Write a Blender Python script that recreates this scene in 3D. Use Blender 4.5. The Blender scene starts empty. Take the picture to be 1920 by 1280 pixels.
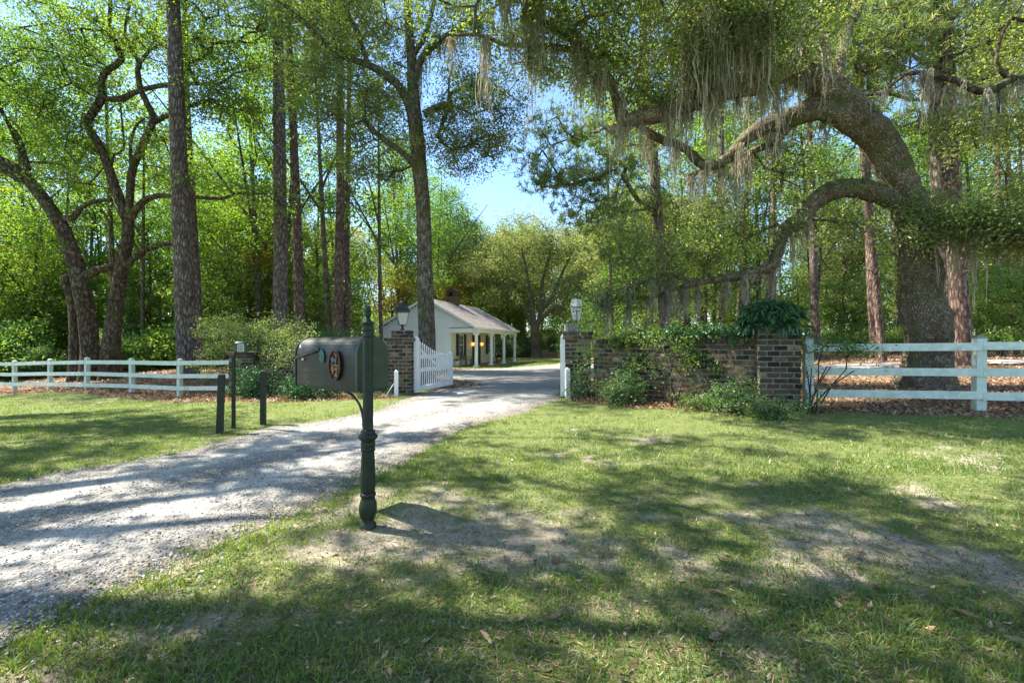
import bpy, math, random
import numpy as np
from mathutils import Vector, Matrix
from mathutils.geometry import delaunay_2d_cdt

S = bpy.context.scene
COL = S.collection
R = math.radians
# ------------------------------------------------------------------ camera, sky, sun, exposure
FPX, CX, HY, CAMZ = 853.0, 960.0, 645.0, 1.4          # focal length in photo pixels, horizon row, eye height
cd = bpy.data.cameras.new('camera'); cam = bpy.data.objects.new('camera', cd); COL.objects.link(cam)
cam.location = (0, 0, CAMZ); cam.rotation_euler = (R(90), 0, 0)
cd.sensor_width = 36; cd.lens = FPX / 1920 * 36; cd.shift_y = 5 / 1920; cd.clip_start = 0.05; cd.clip_end = 2000
S.camera = cam
SUN_TO = Vector((-0.585, 0.19, 0.79)).normalized()
wd = bpy.data.worlds.new('World'); S.world = wd; wd.use_nodes = True
nt = wd.node_tree; nt.nodes.clear()
sky = nt.nodes.new('ShaderNodeTexSky'); sky.sky_type = 'NISHITA'; sky.sun_disc = False
sky.sun_elevation = math.asin(SUN_TO.z); sky.sun_rotation = math.atan2(SUN_TO.x, SUN_TO.y) % (2 * math.pi)
sky.air_density = 1.0; sky.dust_density = 0.2; sky.ozone_density = 5.0
tc = nt.nodes.new('ShaderNodeTexCoord')
mp = nt.nodes.new('ShaderNodeMapping'); mp.inputs['Scale'].default_value = (1.0, 1.0, 2.6); mp.inputs['Location'].default_value = (7.7, 4.2, 2.9)
cn = nt.nodes.new('ShaderNodeTexNoise'); cn.inputs['Scale'].default_value = 2.1; cn.inputs['Detail'].default_value = 8; cn.inputs['Roughness'].default_value = 0.6
cr = nt.nodes.new('ShaderNodeValToRGB'); cr.color_ramp.elements[0].position = 0.57; cr.color_ramp.elements[1].position = 0.76
mx = nt.nodes.new('ShaderNodeMixRGB'); mx.inputs[2].default_value = (7.5, 7.7, 8.0, 1)
bg = nt.nodes.new('ShaderNodeBackground'); bg.inputs['Strength'].default_value = 0.085
wo = nt.nodes.new('ShaderNodeOutputWorld')
L = nt.links.new
L(tc.outputs['Generated'], mp.inputs['Vector']); L(mp.outputs[0], cn.inputs['Vector']); L(cn.outputs['Fac'], cr.inputs[0])
L(cr.outputs[0], mx.inputs[0]); L(sky.outputs[0], mx.inputs[1]); L(mx.outputs[0], bg.inputs[0]); L(bg.outputs[0], wo.inputs[0])
sl = bpy.data.lights.new('sun', 'SUN'); sl.energy = 3.9; sl.angle = R(0.53); sl.color = (1.0, 0.94, 0.82)
so = bpy.data.objects.new('sun', sl); COL.objects.link(so); so.location = (-20, 10, 30)
so.rotation_euler = SUN_TO.to_track_quat('Z', 'Y').to_euler()
vs = S.view_settings; vs.view_transform = 'Standard'; vs.look = 'None'; vs.exposure = 2.25; vs.gamma = 1.0; vs.use_curve_mapping = False
S.render.film_transparent = False
try:
    S.cycles.max_bounces = 8; S.cycles.diffuse_bounces = 4; S.cycles.transmission_bounces = 4; S.cycles.glossy_bounces = 2
    S.cycles.sample_clamp_indirect = 6.0
except Exception: pass

# ------------------------------------------------------------------ helpers
NR = np.random.default_rng(7)
RND = random.Random(11)

def lattice(seed, n=256):
    return np.random.default_rng(seed).random((n, n))
_LAT = {}
def vnoise(x, y, seed=0):
    if seed not in _LAT: _LAT[seed] = lattice(seed + 100)
    T = _LAT[seed]; n = 256
    x = np.asarray(x, float); y = np.asarray(y, float)
    xi = np.floor(x).astype(int); yi = np.floor(y).astype(int); fx = x - xi; fy = y - yi
    fx = fx * fx * (3 - 2 * fx); fy = fy * fy * (3 - 2 * fy)
    g = lambda a, b: T[a % n, b % n]
    return (g(xi, yi) * (1 - fx) + g(xi + 1, yi) * fx) * (1 - fy) + (g(xi, yi + 1) * (1 - fx) + g(xi + 1, yi + 1) * fx) * fy
def fbm(x, y, seed=0, oct=4):
    s = 0; a = 0.5; t = 0
    for k in range(oct):
        s = s + a * vnoise(np.asarray(x) * 2 ** k + 13.7 * k, np.asarray(y) * 2 ** k + 5.1 * k, seed + k); t += a; a *= 0.5
    return s / t

# terrain: a smooth surface through surveyed heights
_TP = np.array([(0,0,0),(-1.1,3.5,0),(-4.6,7.2,0),(3,3,.03),(0,7,.02),(6,4,.08),(8,7.8,.23),(5.5,8.5,.22),(-2.6,12,.1),(1.2,11,.12),
 (4.6,8.3,.2),(-8.2,13.4,-.13),(-10.4,14.2,-.2),(-18.9,17.3,-.4),(-13,9,-.15),(10.3,11.3,.3),(19,19,.7),(14,22,.5),(17,28,.6),(-18,20,-.05),
 (-12,17,.12),(-2.5,31,-.2),(0,40,-.2),(-10,33,-.15),(0,20,0),(0,55,-.1),(30,60,.6),(-50,50,0),(-60,0,0),(60,0,.4),(0,-60,0),(0,120,0),
 (120,120,.5),(-120,120,0),(60,30,.6),(-4,0,0),(-8,4,-.05),(12,3,.2)])
_d = np.sqrt(((_TP[:, None, :2] - _TP[None, :, :2]) ** 2).sum(-1) + 9.0)
_W = np.linalg.solve(_d + np.eye(len(_TP)) * 0.02, _TP[:, 2])
def TZ(x, y):
    x = np.asarray(x, float); y = np.asarray(y, float)
    r = np.sqrt((x[..., None] - _TP[:, 0]) ** 2 + (y[..., None] - _TP[:, 1]) ** 2 + 9.0)
    z = r @ _W
    far = np.clip((np.hypot(x, y) - 90) / 60, 0, 1)
    return z * (1 - far)
def tz(x, y): return float(TZ(np.array([x]), np.array([y]))[0])

def P(px, py, d):                       # where the sight line through a photo pixel is at distance d
    return ((px - CX) / FPX * d, d, CAMZ + (HY - py) / FPX * d)
def G(px, py):                          # ... and where it meets the ground
    d = 1.4 * FPX / (py - HY)
    for _ in range(30):
        z = tz((px - CX) / FPX * d, d); d = 0.5 * d + 0.5 * (CAMZ - z) * FPX / (py - HY)
    return ((px - CX) / FPX * d, d)

class Acc:
    """collects geometry and links it as ONE mesh object"""
    def __init__(s): s.v = []; s.q = []; s.t = []; s.n = 0; s.a = []
    def add(s, V, Q=None, T=None, a=None):
        V = np.asarray(V, float).reshape(-1, 3)
        if Q is not None and len(Q): s.q.append(np.asarray(Q, int).reshape(-1, 4) + s.n)
        if T is not None and len(T): s.t.append(np.asarray(T, int).reshape(-1, 3) + s.n)
        s.v.append(V); s.a.append(np.zeros(len(V)) if a is None else np.broadcast_to(np.asarray(a, float), (len(V),)))
        s.n += len(V)
    def mesh(s, name, mat, smooth=False):
        me = bpy.data.meshes.new(name)
        V = np.concatenate(s.v) if s.v else np.zeros((0, 3))
        Q = np.concatenate(s.q) if s.q else np.zeros((0, 4), int)
        T = np.concatenate(s.t) if s.t else np.zeros((0, 3), int)
        me.vertices.add(len(V)); me.vertices.foreach_set('co', V.astype(np.float32).ravel())
        idx = np.concatenate([Q.ravel(), T.ravel()]).astype(np.int32)
        me.loops.add(len(idx)); me.loops.foreach_set('vertex_index', idx)
        st = np.concatenate([np.arange(len(Q)) * 4, len(Q) * 4 + np.arange(len(T)) * 3]).astype(np.int32)
        me.polygons.add(len(st)); me.polygons.foreach_set('loop_start', st)
        me.update(calc_edges=True)
        me.polygons.foreach_set('use_smooth', np.full(len(st), bool(smooth)))
        at = me.attributes.new('v', 'FLOAT', 'POINT'); at.data.foreach_set('value', np.concatenate(s.a).astype(np.float32))
        if mat: me.materials.append(mat)
        return me
    def build(s, name, mat, parent=None, smooth=False, **kw):
        return link(name, s.mesh(name, mat, smooth), parent, **kw)
    # shapes
    def box(s, x0, x1, y0, y1, z0, z1, a=0, M=None):
        V = np.array([(x, y, z) for z in (z0, z1) for y in (y0, y1) for x in (x0, x1)], float)
        if M is not None: V = np.array([tuple(M @ Vector(p)) for p in V])
        s.add(V, [(0,2,3,1),(4,5,7,6),(0,1,5,4),(2,6,7,3),(0,4,6,2),(1,3,7,5)], a=a)
    def bar(s, p, q, w, h, a=0):         # square bar from p to q
        p = Vector(p); q = Vector(q); d = (q - p); Ln = d.length; d.normalize()
        up = Vector((0, 0, 1)) if abs(d.z) < 0.95 else Vector((0, 1, 0))
        sd = d.cross(up).normalized(); up = sd.cross(d)
        V = [tuple(c + sd * (w / 2 * i) + up * (h / 2 * j)) for c in (p, q) for i, j in ((-1,-1),(1,-1),(1,1),(-1,1))]
        s.add(V, [(0,3,2,1),(4,5,6,7),(0,1,5,4),(1,2,6,5),(2,3,7,6),(3,0,4,7)], a=a)
    def tube(s, pts, rad, sides=8, cap=True, a=0, jit=0.0, rng=None):
        P_ = np.asarray(pts, float); n = len(P_); rad = np.broadcast_to(np.asarray(rad, float), (n,))
        T_ = np.gradient(P_, axis=0); T_ /= np.linalg.norm(T_, axis=1)[:, None] + 1e-9
        u = np.cross(T_[0], (0.3, 0.9, 0.1)); u /= np.linalg.norm(u)
        ang = np.arange(sides) * 2 * math.pi / sides; c, sn = np.cos(ang), np.sin(ang)
        V = np.empty((n, sides, 3))
        for i in range(n):
            u = u - T_[i] * u.dot(T_[i]); u /= np.linalg.norm(u) + 1e-9
            w = np.cross(T_[i], u)
            rr = rad[i] * (1 + (jit * (rng.random(sides) - .5) if jit else 0))
            V[i] = P_[i] + (c * rr)[:, None] * u + (sn * rr)[:, None] * w
        i = np.arange(n - 1)[:, None] * sides; j = np.arange(sides)[None]; k = (j + 1) % sides
        Q = np.stack([i + j, i + k, i + sides + k, i + sides + j], -1).reshape(-1, 4)
        T = []
        Vf = V.reshape(-1, 3)
        if cap:
            Vf = np.vstack([Vf, P_[0], P_[-1]])
            T = [(n * sides, (m + 1) % sides, m) for m in range(sides)] + [(n * sides + 1, (n - 1) * sides + m, (n - 1) * sides + (m + 1) % sides) for m in range(sides)]
        s.add(Vf, Q, T, a)
    def lathe(s, prof, sides=20, c=(0, 0, 0), a=0, flute=0, squash=None):
        n = len(prof); ang = np.arange(sides) * 2 * math.pi / sides
        V = []
        for r, z in prof:
            rr = r * (1 - (flute * (np.arange(sides) % 2) if flute else 0))
            V.append(np.stack([c[0] + rr * np.cos(ang), c[1] + rr * np.sin(ang), np.full(sides, c[2] + z)], -1))
        V = np.concatenate(V)
        i = np.arange(n - 1)[:, None] * sides; j = np.arange(sides)[None]; k = (j + 1) % sides
        Q = np.stack([i + j, i + k, i + sides + k, i + sides + j], -1).reshape(-1, 4)
        s.add(V, Q, None, a)
    def prism(s, poly, M, t, a=0):       # polygon in local xy extruded by t along local z, placed by M
        n = len(poly)
        V = [tuple(M @ Vector((x, y, z))) for z in (0, t) for x, y in poly]
        c0 = tuple(M @ Vector((sum(p[0] for p in poly) / n, sum(p[1] for p in poly) / n, 0)))
        c1 = tuple(M @ Vector((sum(p[0] for p in poly) / n, sum(p[1] for p in poly) / n, t)))
        V += [c0, c1]
        Q = [(i, (i + 1) % n, n + (i + 1) % n, n + i) for i in range(n)]
        T = [(2 * n, (i + 1) % n, i) for i in range(n)] + [(2 * n + 1, n + i, n + (i + 1) % n) for i in range(n)]
        s.add(V, Q, T, a)

def link(name, me, parent=None, label=None, cat=None, group=None, kind=None, loc=None, rot=None, scale=None):
    o = bpy.data.objects.new(name, me); COL.objects.link(o)
    if parent: o.parent = parent
    if loc is not None: o.location = loc
    if rot is not None: o.rotation_euler = rot
    if scale is not None: o.scale = scale if hasattr(scale, '__len__') else (scale,) * 3
    if label: o['label'] = label
    if cat: o['category'] = cat
    if group: o['group'] = group
    if kind: o['kind'] = kind
    return o
def thing(name, label, cat, loc=(0, 0, 0), rotz=0, group=None, scale=1):
    o = link(name, None, None, label, cat, group, None, loc, (0, 0, rotz), scale); o.empty_display_size = 0.2
    return o
def copy_thing(src, loc, rotz=0, scale=1, label=None, group=None):
    c = src.copy(); COL.objects.link(c); c.location = loc; c.rotation_euler = (0, 0, rotz)
    c.scale = scale if hasattr(scale, '__len__') else (scale,) * 3
    if label: c['label'] = label
    if group: c['group'] = group
    for ch in list(src.children):
        k = ch.copy(); COL.objects.link(k); k.parent = c
        for g in ch.children:
            m = g.copy(); COL.objects.link(m); m.parent = k
    return c

# ------------------------------------------------------------------ materials
def newmat(name):
    m = bpy.data.materials.new(name); m.use_nodes = True; t = m.node_tree
    for n in list(t.nodes):
        if n.type != 'OUTPUT_MATERIAL': t.nodes.remove(n)
    return m, t, t.nodes['Material Output']
def N(t, kind, **kw):
    n = t.nodes.new('ShaderNode' + kind)
    for k, v in kw.items():
        if k in n.inputs.keys(): n.inputs[k].default_value = v
        else: setattr(n, k, v)
    return n
def ramp(t, stops, inp=None, interp='LINEAR'):
    r = t.nodes.new('ShaderNodeValToRGB'); cr = r.color_ramp; cr.interpolation = interp
    while len(cr.elements) > 1: cr.elements.remove(cr.elements[-1])
    cr.elements[0].position = stops[0][0]; cr.elements[0].color = (*stops[0][1], 1)
    for p, c in stops[1:]:
        e = cr.elements.new(p); e.color = (*c, 1)
    if inp is not None: t.links.new(inp, r.inputs[0])
    return r
def noise(t, scale, detail=4, rough=0.55, vec=None, stretch=None, dist=0):
    n = N(t, 'TexNoise', Scale=scale, Detail=detail, Roughness=rough, Distortion=dist)
    c = t.nodes.new('ShaderNodeTexCoord') if vec is None else None
    v = c.outputs['Object'] if vec is None else vec
    if stretch:
        m = N(t, 'Mapping'); m.inputs['Scale'].default_value = stretch; t.links.new(v, m.inputs[0]); v = m.outputs[0]
    t.links.new(v, n.inputs['Vector'])
    return n
def mixc(t, fac, a, b, mode='MIX'):
    m = N(t, 'MixRGB', blend_type=mode)
    for k, v in ((0, fac), (1, a), (2, b)):
        if isinstance(v, (int, float)): m.inputs[k].default_value = v
        elif isinstance(v, tuple): m.inputs[k].default_value = (*v, 1)
        else: t.links.new(v, m.inputs[k])
    return m.outputs[0]
def bump(t, h, strength, dist, prev=None):
    b = N(t, 'Bump', Strength=strength, Distance=dist); t.links.new(h, b.inputs['Height'])
    if prev is not None: t.links.new(prev, b.inputs['Normal'])
    return b.outputs[0]
def pbr(t, out, col, rough=0.7, metal=0.0, normal=None, spec=0.5):
    b = N(t, 'BsdfPrincipled'); b.inputs['Roughness'].default_value = rough if isinstance(rough, (int, float)) else 0.5
    if not isinstance(rough, (int, float)): t.links.new(rough, b.inputs['Roughness'])
    b.inputs['Metallic'].default_value = metal; b.inputs['Specular IOR Level'].default_value = spec
    if isinstance(col, tuple): b.inputs['Base Color'].default_value = (*col, 1)
    else: t.links.new(col, b.inputs['Base Color'])
    if normal is not None: t.links.new(normal, b.inputs['Normal'])
    t.links.new(b.outputs[0], out.inputs[0])
    return b

def leafmat(name, dark, mid, light, tr=0.5, gloss=0.06, tcol=None):
    m, t, o = newmat(name)
    a = N(t, 'Attribute'); a.attribute_name = 'v'
    c = ramp(t, [(0, dark), (0.5, mid), (0.93, light), (1.0, (light[0] * 1.5, light[1] * 1.02, light[2] * .9))], a.outputs['Fac'])
    oi = N(t, 'ObjectInfo'); hs = N(t, 'HueSaturation')
    mr = N(t, 'MapRange'); mr.inputs['To Min'].default_value = 0.485; mr.inputs['To Max'].default_value = 0.515
    t.links.new(oi.outputs['Random'], mr.inputs[0]); t.links.new(mr.outputs[0], hs.inputs['Hue']); t.links.new(c.outputs[0], hs.inputs['Color'])
    hs.inputs['Value'].default_value = 1.0
    tc_ = mixc(t, 1.0, hs.outputs[0], tcol or (1.95, 2.1, 0.75), 'MULTIPLY')
    df = N(t, 'BsdfDiffuse'); ts = N(t, 'BsdfTranslucent'); gl = N(t, 'BsdfGlossy', Roughness=0.46)
    t.links.new(hs.outputs[0], df.inputs[0]); t.links.new(tc_, ts.inputs[0])
    m1 = N(t, 'MixShader'); m1.inputs[0].default_value = tr; t.links.new(df.outputs[0], m1.inputs[1]); t.links.new(ts.outputs[0], m1.inputs[2])
    m2 = N(t, 'MixShader'); m2.inputs[0].default_value = gloss; t.links.new(m1.outputs[0], m2.inputs[1]); t.links.new(gl.outputs[0], m2.inputs[2])
    t.links.new(m2.outputs[0], o.inputs[0])
    return m

def barkmat(name, c0, c1, c2, plate=(9, 9, 2.2), fine=40, lichen=None, depth=0.03, ridge=True, soft=.0):
    m, t, o = newmat(name)
    tcn = N(t, 'TexCoord'); v = tcn.outputs['Object']
    n1 = noise(t, 1.3, 3, .5, v); 
    n2 = noise(t, 1.0, 5, .62, v, stretch=plate, dist=0.8)
    n3 = noise(t, fine, 3, .6, v, stretch=(1, 1, .5))
    vo = N(t, 'TexVoronoi', feature='DISTANCE_TO_EDGE', Scale=1.0); mp_ = N(t, 'Mapping'); mp_.inputs['Scale'].default_value = plate
    dn = N(t, 'VectorMath', operation='ADD'); sc = N(t, 'VectorMath', operation='SCALE'); sc.inputs['Scale'].default_value = 0.9
    t.links.new(n3.outputs['Color'], sc.inputs[0]); t.links.new(v, mp_.inputs[0]); t.links.new(mp_.outputs[0], dn.inputs[0]); t.links.new(sc.outputs[0], dn.inputs[1])
    t.links.new(dn.outputs[0], vo.inputs['Vector'])
    cr_ = ramp(t, [(0.0, (0, 0, 0)), (0.22 if ridge else 0.1, (1, 1, 1))], vo.outputs['Distance'])
    col = ramp(t, [(0.25, c0), (0.5, c1), (0.78, c2)], n2.outputs['Fac']).outputs[0]
    crack = mixc(t, 1.0, col, (0.35 + soft * .25, 0.3 + soft * .25, 0.27 + soft * .25), 'MULTIPLY')
    big = ramp(t, [(.36, (.42, .40, .36)), (.5, (.9, .9, .85)), (.64, (1.4, 1.36, 1.25))], noise(t, 1.1, 6, .68, v).outputs['Fac']).outputs[0] if soft else None  # broad patches put into the colour: dark moss and lichen, pale sunlit bark
    if soft: col = mixc(t, 1.0, col, big, 'MULTIPLY')
    col = mixc(t, cr_.outputs[0], crack, col)
    g = ramp(t, [(.3, (.7, .7, .7)), (.7, (1.25, 1.25, 1.25))], n3.outputs['Fac'])
    col = mixc(t, 1.0, col, g.outputs[0], 'MULTIPLY')
    if lichen:
        ln = noise(t, 5.5, 6, .7, v); lm = ramp(t, [(0.52, (0, 0, 0)), (0.6, (1, 1, 1))], ln.outputs['Fac'])
        ln2 = noise(t, 24, 3, .7, v); lm2 = ramp(t, [(0.45, (0, 0, 0)), (0.55, (1, 1, 1))], ln2.outputs['Fac'])
        mm = mixc(t, 1.0, lm.outputs[0], lm2.outputs[0], 'MULTIPLY')
        col = mixc(t, mm, col, lichen)
        ln3 = noise(t, 2.1, 4, .6, v); lm3 = ramp(t, [(0.5, (0, 0, 0)), (0.66, (.75, .75, .75))], ln3.outputs['Fac'])
        col = mixc(t, lm3.outputs[0], col, (lichen[0] * .38, lichen[1] * .45, lichen[2] * .2))
    b = bump(t, cr_.outputs[0], 1.0, depth); b = bump(t, noise(t, 5.0, 4, .7, v).outputs['Fac'], .8, depth * 2.2, b); b = bump(t, n2.outputs['Fac'], 0.9, depth, b); b = bump(t, n3.outputs['Fac'], .6, depth * .3, b)
    pbr(t, o, col, 0.9, normal=b, spec=.2)
    return m

def simple(name, col, rough=.6, metal=0, nscale=12, var=.25, bmp=.3, bd=.003, spec=.5, stain=None, stretch=None):
    m, t, o = newmat(name)
    n = noise(t, nscale, 5, .6, stretch=stretch)
    lo = tuple(c * (1 - var) for c in col); hi = tuple(min(1, c * (1 + var)) for c in col)
    c = ramp(t, [(.3, lo), (.7, hi)], n.outputs['Fac']).outputs[0]
    if stain:
        n2 = noise(t, nscale * .35, 6, .7); k = ramp(t, [(.52, (0, 0, 0)), (.68, (.8, .8, .8))], n2.outputs['Fac'])
        c = mixc(t, k.outputs[0], c, stain)
    pbr(t, o, c, rough, metal, bump(t, n.outputs['Fac'], bmp, bd), spec)
    return m

M = {}
M['oakleaf'] = leafmat('live_oak_leaf', (.045, .07, .024), (.115, .155, .045), (.25, .28, .09), .52, .05)
M['oakleaf2'] = leafmat('broad_leaf', (.04, .085, .02), (.10, .175, .032), (.21, .27, .055), .56, .045)
M['under'] = leafmat('understory_leaf', (.038, .08, .02), (.095, .17, .033), (.21, .27, .06), .58, .04)
M['pale'] = leafmat('pale_azalea_leaf', (.05, .085, .025), (.12, .17, .05), (.27, .31, .13), .45, .05, (1.6, 1.6, .8))
M['yellow'] = leafmat('yellowing_leaf', (.10, .12, .02), (.2, .2, .03), (.36, .27, .04), .5, .03, (1.5, 1.5, .8))
M['mossleaf'] = leafmat('mossy_oak_leaf', (.075, .105, .04), (.16, .2, .07), (.29, .32, .13), .5, .03, (1.7, 1.7, 1.0))
M['needle'] = leafmat('pine_needle', (.075, .12, .04), (.15, .2, .06), (.26, .29, .09), .4, .03, (1.9, 1.8, .9))
M['shrub'] = leafmat('shrub_leaf', (0.029, 0.071, 0.025), (0.064, 0.129, 0.043), (0.144, 0.216, 0.079), .35, .05)
M['fern'] = leafmat('dark_glossy_leaf', (0.011, 0.044, 0.013), (0.022, 0.083, 0.022), (0.050, 0.132, 0.033), .25, .06)
M['ivy'] = leafmat('vine_leaf', (.03, .07, .015), (.07, .13, .025), (.14, .2, .035), .45, .05)
M['grass'] = leafmat('grass_blade', (.055, .105, .016), (.125, .2, .03), (.24, .29, .06), .4, .05, (1.8, 1.7, .7))
M['weed'] = leafmat('clover_leaf', (.05, .10, .04), (.09, .17, .06), (.14, .22, .09), .4, .05, (1.6, 1.6, .9))
M['moss'] = leafmat('spanish_moss', (.19, .18, .135), (.34, .32, .245), (.5, .465, .365), .4, .0, (1.15, 1.1, .95))
M['litter'] = leafmat('dry_leaf', (.09, .055, .032), (.22, .145, .085), (.44, .35, .24), .25, .03, (1.2, 1.0, .7))
M['straw'] = leafmat('pine_straw', (.14, .075, .036), (.29, .165, .08), (.46, .3, .16), .1, .03, (1.2, 1.0, .7))
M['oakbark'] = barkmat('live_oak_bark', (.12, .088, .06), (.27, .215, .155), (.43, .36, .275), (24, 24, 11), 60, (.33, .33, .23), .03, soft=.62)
M['oakbark2'] = barkmat('dark_oak_bark', (.06, .038, .025), (.145, .10, .068), (.27, .20, .145), (9, 9, 3), 40, (.22, .22, .15), .04)  # darker oak bark with coarser plates
M['pinebark'] = barkmat('pine_bark', (.11, .085, .07), (.25, .20, .168), (.40, .33, .28), (13, 13, 3.2), 45, None, .035)
M['pinered'] = barkmat('red_pine_bark', (.12, .078, .062), (.27, .19, .155), (.42, .32, .26), (10, 10, 2.6), 45, None, .04)
M['greybark'] = barkmat('grey_bark', (.09, .072, .055), (.2, .16, .12), (.33, .28, .21), (16, 16, 2.6), 45, (.3, .3, .22), .03)

def groundmat():
    m, t, o = newmat('lawn_soil')
    tcn = N(t, 'TexCoord'); v = tcn.outputs['Object']
    ga = N(t, 'Attribute'); ga.attribute_name = 'grass'; la = N(t, 'Attribute'); la.attribute_name = 'litter'
    n1 = noise(t, 1.7, 5, .6, v); n2 = noise(t, 14, 6, .7, v); n3 = noise(t, 150, 4, .7, v); n4 = noise(t, 38, 5, .75, v, dist=1.5)
    soil = ramp(t, [(.25, (.23, .19, .13)), (.5, (.40, .345, .26)), (.75, (.55, .50, .41))], n2.outputs['Fac']).outputs[0]
    fl = ramp(t, [(.36, (.5, .46, .4)), (.52, (1, 1, 1)), (.7, (1.2, 1.18, 1.12))], n3.outputs['Fac'])
    soil = mixc(t, 1, soil, fl.outputs[0], 'MULTIPLY')
    mo = noise(t, 4.5, 6, .72, v); mk = ramp(t, [(.5, (0, 0, 0)), (.62, (.7, .7, .7))], mo.outputs['Fac']); soil = mixc(t, mk.outputs[0], soil, (.13, .155, .06))
    that = ramp(t, [(.32, (.05, .07, .018)), (.48, (.12, .155, .042)), (.6, (.21, .22, .09)), (.74, (.38, .35, .22))], n4.outputs['Fac']).outputs[0]
    gm = N(t, 'Math', operation='MULTIPLY_ADD'); gm.inputs[1].default_value = 1.0; 
    t.links.new(ga.outputs['Fac'], gm.inputs[0])
    sb = N(t, 'Math', operation='MULTIPLY_ADD'); sb.inputs[1].default_value = 1.6; sb.inputs[2].default_value = -.8
    t.links.new(n4.outputs['Fac'], sb.inputs[0]); t.links.new(sb.outputs[0], gm.inputs[2])
    k = ramp(t, [(.3, (0, 0, 0)), (.62, (1, 1, 1))], gm.outputs[0])
    col = mixc(t, k.outputs[0], soil, that)
    lit = ramp(t, [(.25, (.07, .042, .026)), (.45, (.18, .11, .065)), (.6, (.29, .185, .115)), (.78, (.44, .34, .24))], n4.outputs['Fac']).outputs[0]
    lit = mixc(t, 1, lit, fl.outputs[0], 'MULTIPLY')
    lm = N(t, 'Math', operation='ADD'); lb = N(t, 'Math', operation='MULTIPLY_ADD'); lb.inputs[1].default_value = 1.2; lb.inputs[2].default_value = -.6
    t.links.new(n2.outputs['Fac'], lb.inputs[0]); t.links.new(la.outputs['Fac'], lm.inputs[0]); t.links.new(lb.outputs[0], lm.inputs[1])
    lk = ramp(t, [(.4, (0, 0, 0)), (.6, (1, 1, 1))], lm.outputs[0])
    col = mixc(t, lk.outputs[0], col, lit)
    b = bump(t, n4.outputs['Fac'], .8, .02); b = bump(t, n3.outputs['Fac'], .7, .008, b)
    pbr(t, o, col, .95, normal=b, spec=.15)
    return m
M['ground'] = groundmat()
def gravelmat():
    m, t, o = newmat('grey_gravel')
    tcn = N(t, 'TexCoord'); v = tcn.outputs['Object']
    vo = N(t, 'TexVoronoi', Scale=55, Randomness=1.0); t.links.new(v, vo.inputs['Vector'])
    vo2 = N(t, 'TexVoronoi', Scale=120, Randomness=1.0); t.links.new(v, vo2.inputs['Vector'])
    n1 = noise(t, .55, 4, .6, v); n2 = noise(t, 3.5, 5, .65, v); n3 = noise(t, 28, 4, .7, v)
    c = ramp(t, [(0, (.12, .114, .103)), (.35, (.23, .222, .205)), (.75, (.335, .322, .30)), (1, (.5, .485, .455))], vo.outputs['Color']).outputs[0]
    n2r = ramp(t, [(.3, (.8, .79, .77)), (.7, (1.12, 1.12, 1.12))], n2.outputs['Fac']); c = mixc(t, 1, c, n2r.outputs[0], 'MULTIPLY')
    d = ramp(t, [(.36, (.4, .37, .34)), (.5, (1, 1, 1))], n3.outputs['Fac']); c = mixc(t, 1, c, d.outputs[0], 'MULTIPLY')
    s_ = ramp(t, [(.55, (0, 0, 0)), (.8, (.6, .6, .6))], n1.outputs['Fac']); c = mixc(t, s_.outputs[0], c, (.34, .30, .25))
    ra = N(t, 'Attribute'); ra.attribute_name = 'rut'; ea = N(t, 'Attribute'); ea.attribute_name = 'verge'
    rr_ = N(t, 'Math', operation='MULTIPLY'); t.links.new(ra.outputs['Fac'], rr_.inputs[0]); t.links.new(n2.outputs['Fac'], rr_.inputs[1])
    k = ramp(t, [(.06, (0, 0, 0)), (.48, (.95, .95, .95))], rr_.outputs[0]); c = mixc(t, k.outputs[0], c, (.47, .445, .40))
    ee_ = N(t, 'Math', operation='MULTIPLY'); t.links.new(ea.outputs['Fac'], ee_.inputs[0]); t.links.new(n3.outputs['Fac'], ee_.inputs[1])
    k = ramp(t, [(.12, (0, 0, 0)), (.5, (.85, .85, .85))], ee_.outputs[0]); c = mixc(t, k.outputs[0], c, (.2, .165, .12))
    b = bump(t, vo.outputs['Distance'], .9, .014); b = bump(t, n3.outputs['Fac'], .8, .02, b)
    pbr(t, o, c, .93, normal=b, spec=.2)
    return m
M['gravel'] = gravelmat()
def pebmat():
    m, t, o = newmat('gravel_stone'); a = N(t, 'Attribute'); a.attribute_name = 'v'
    c = ramp(t, [(0, (.10, .095, .09)), (.4, (.27, .26, .25)), (.8, (.42, .41, .39)), (1, (.6, .58, .55))], a.outputs['Fac'])
    pbr(t, o, c.outputs[0], .85, spec=.25); return m
M['pebble'] = pebmat()
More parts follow.
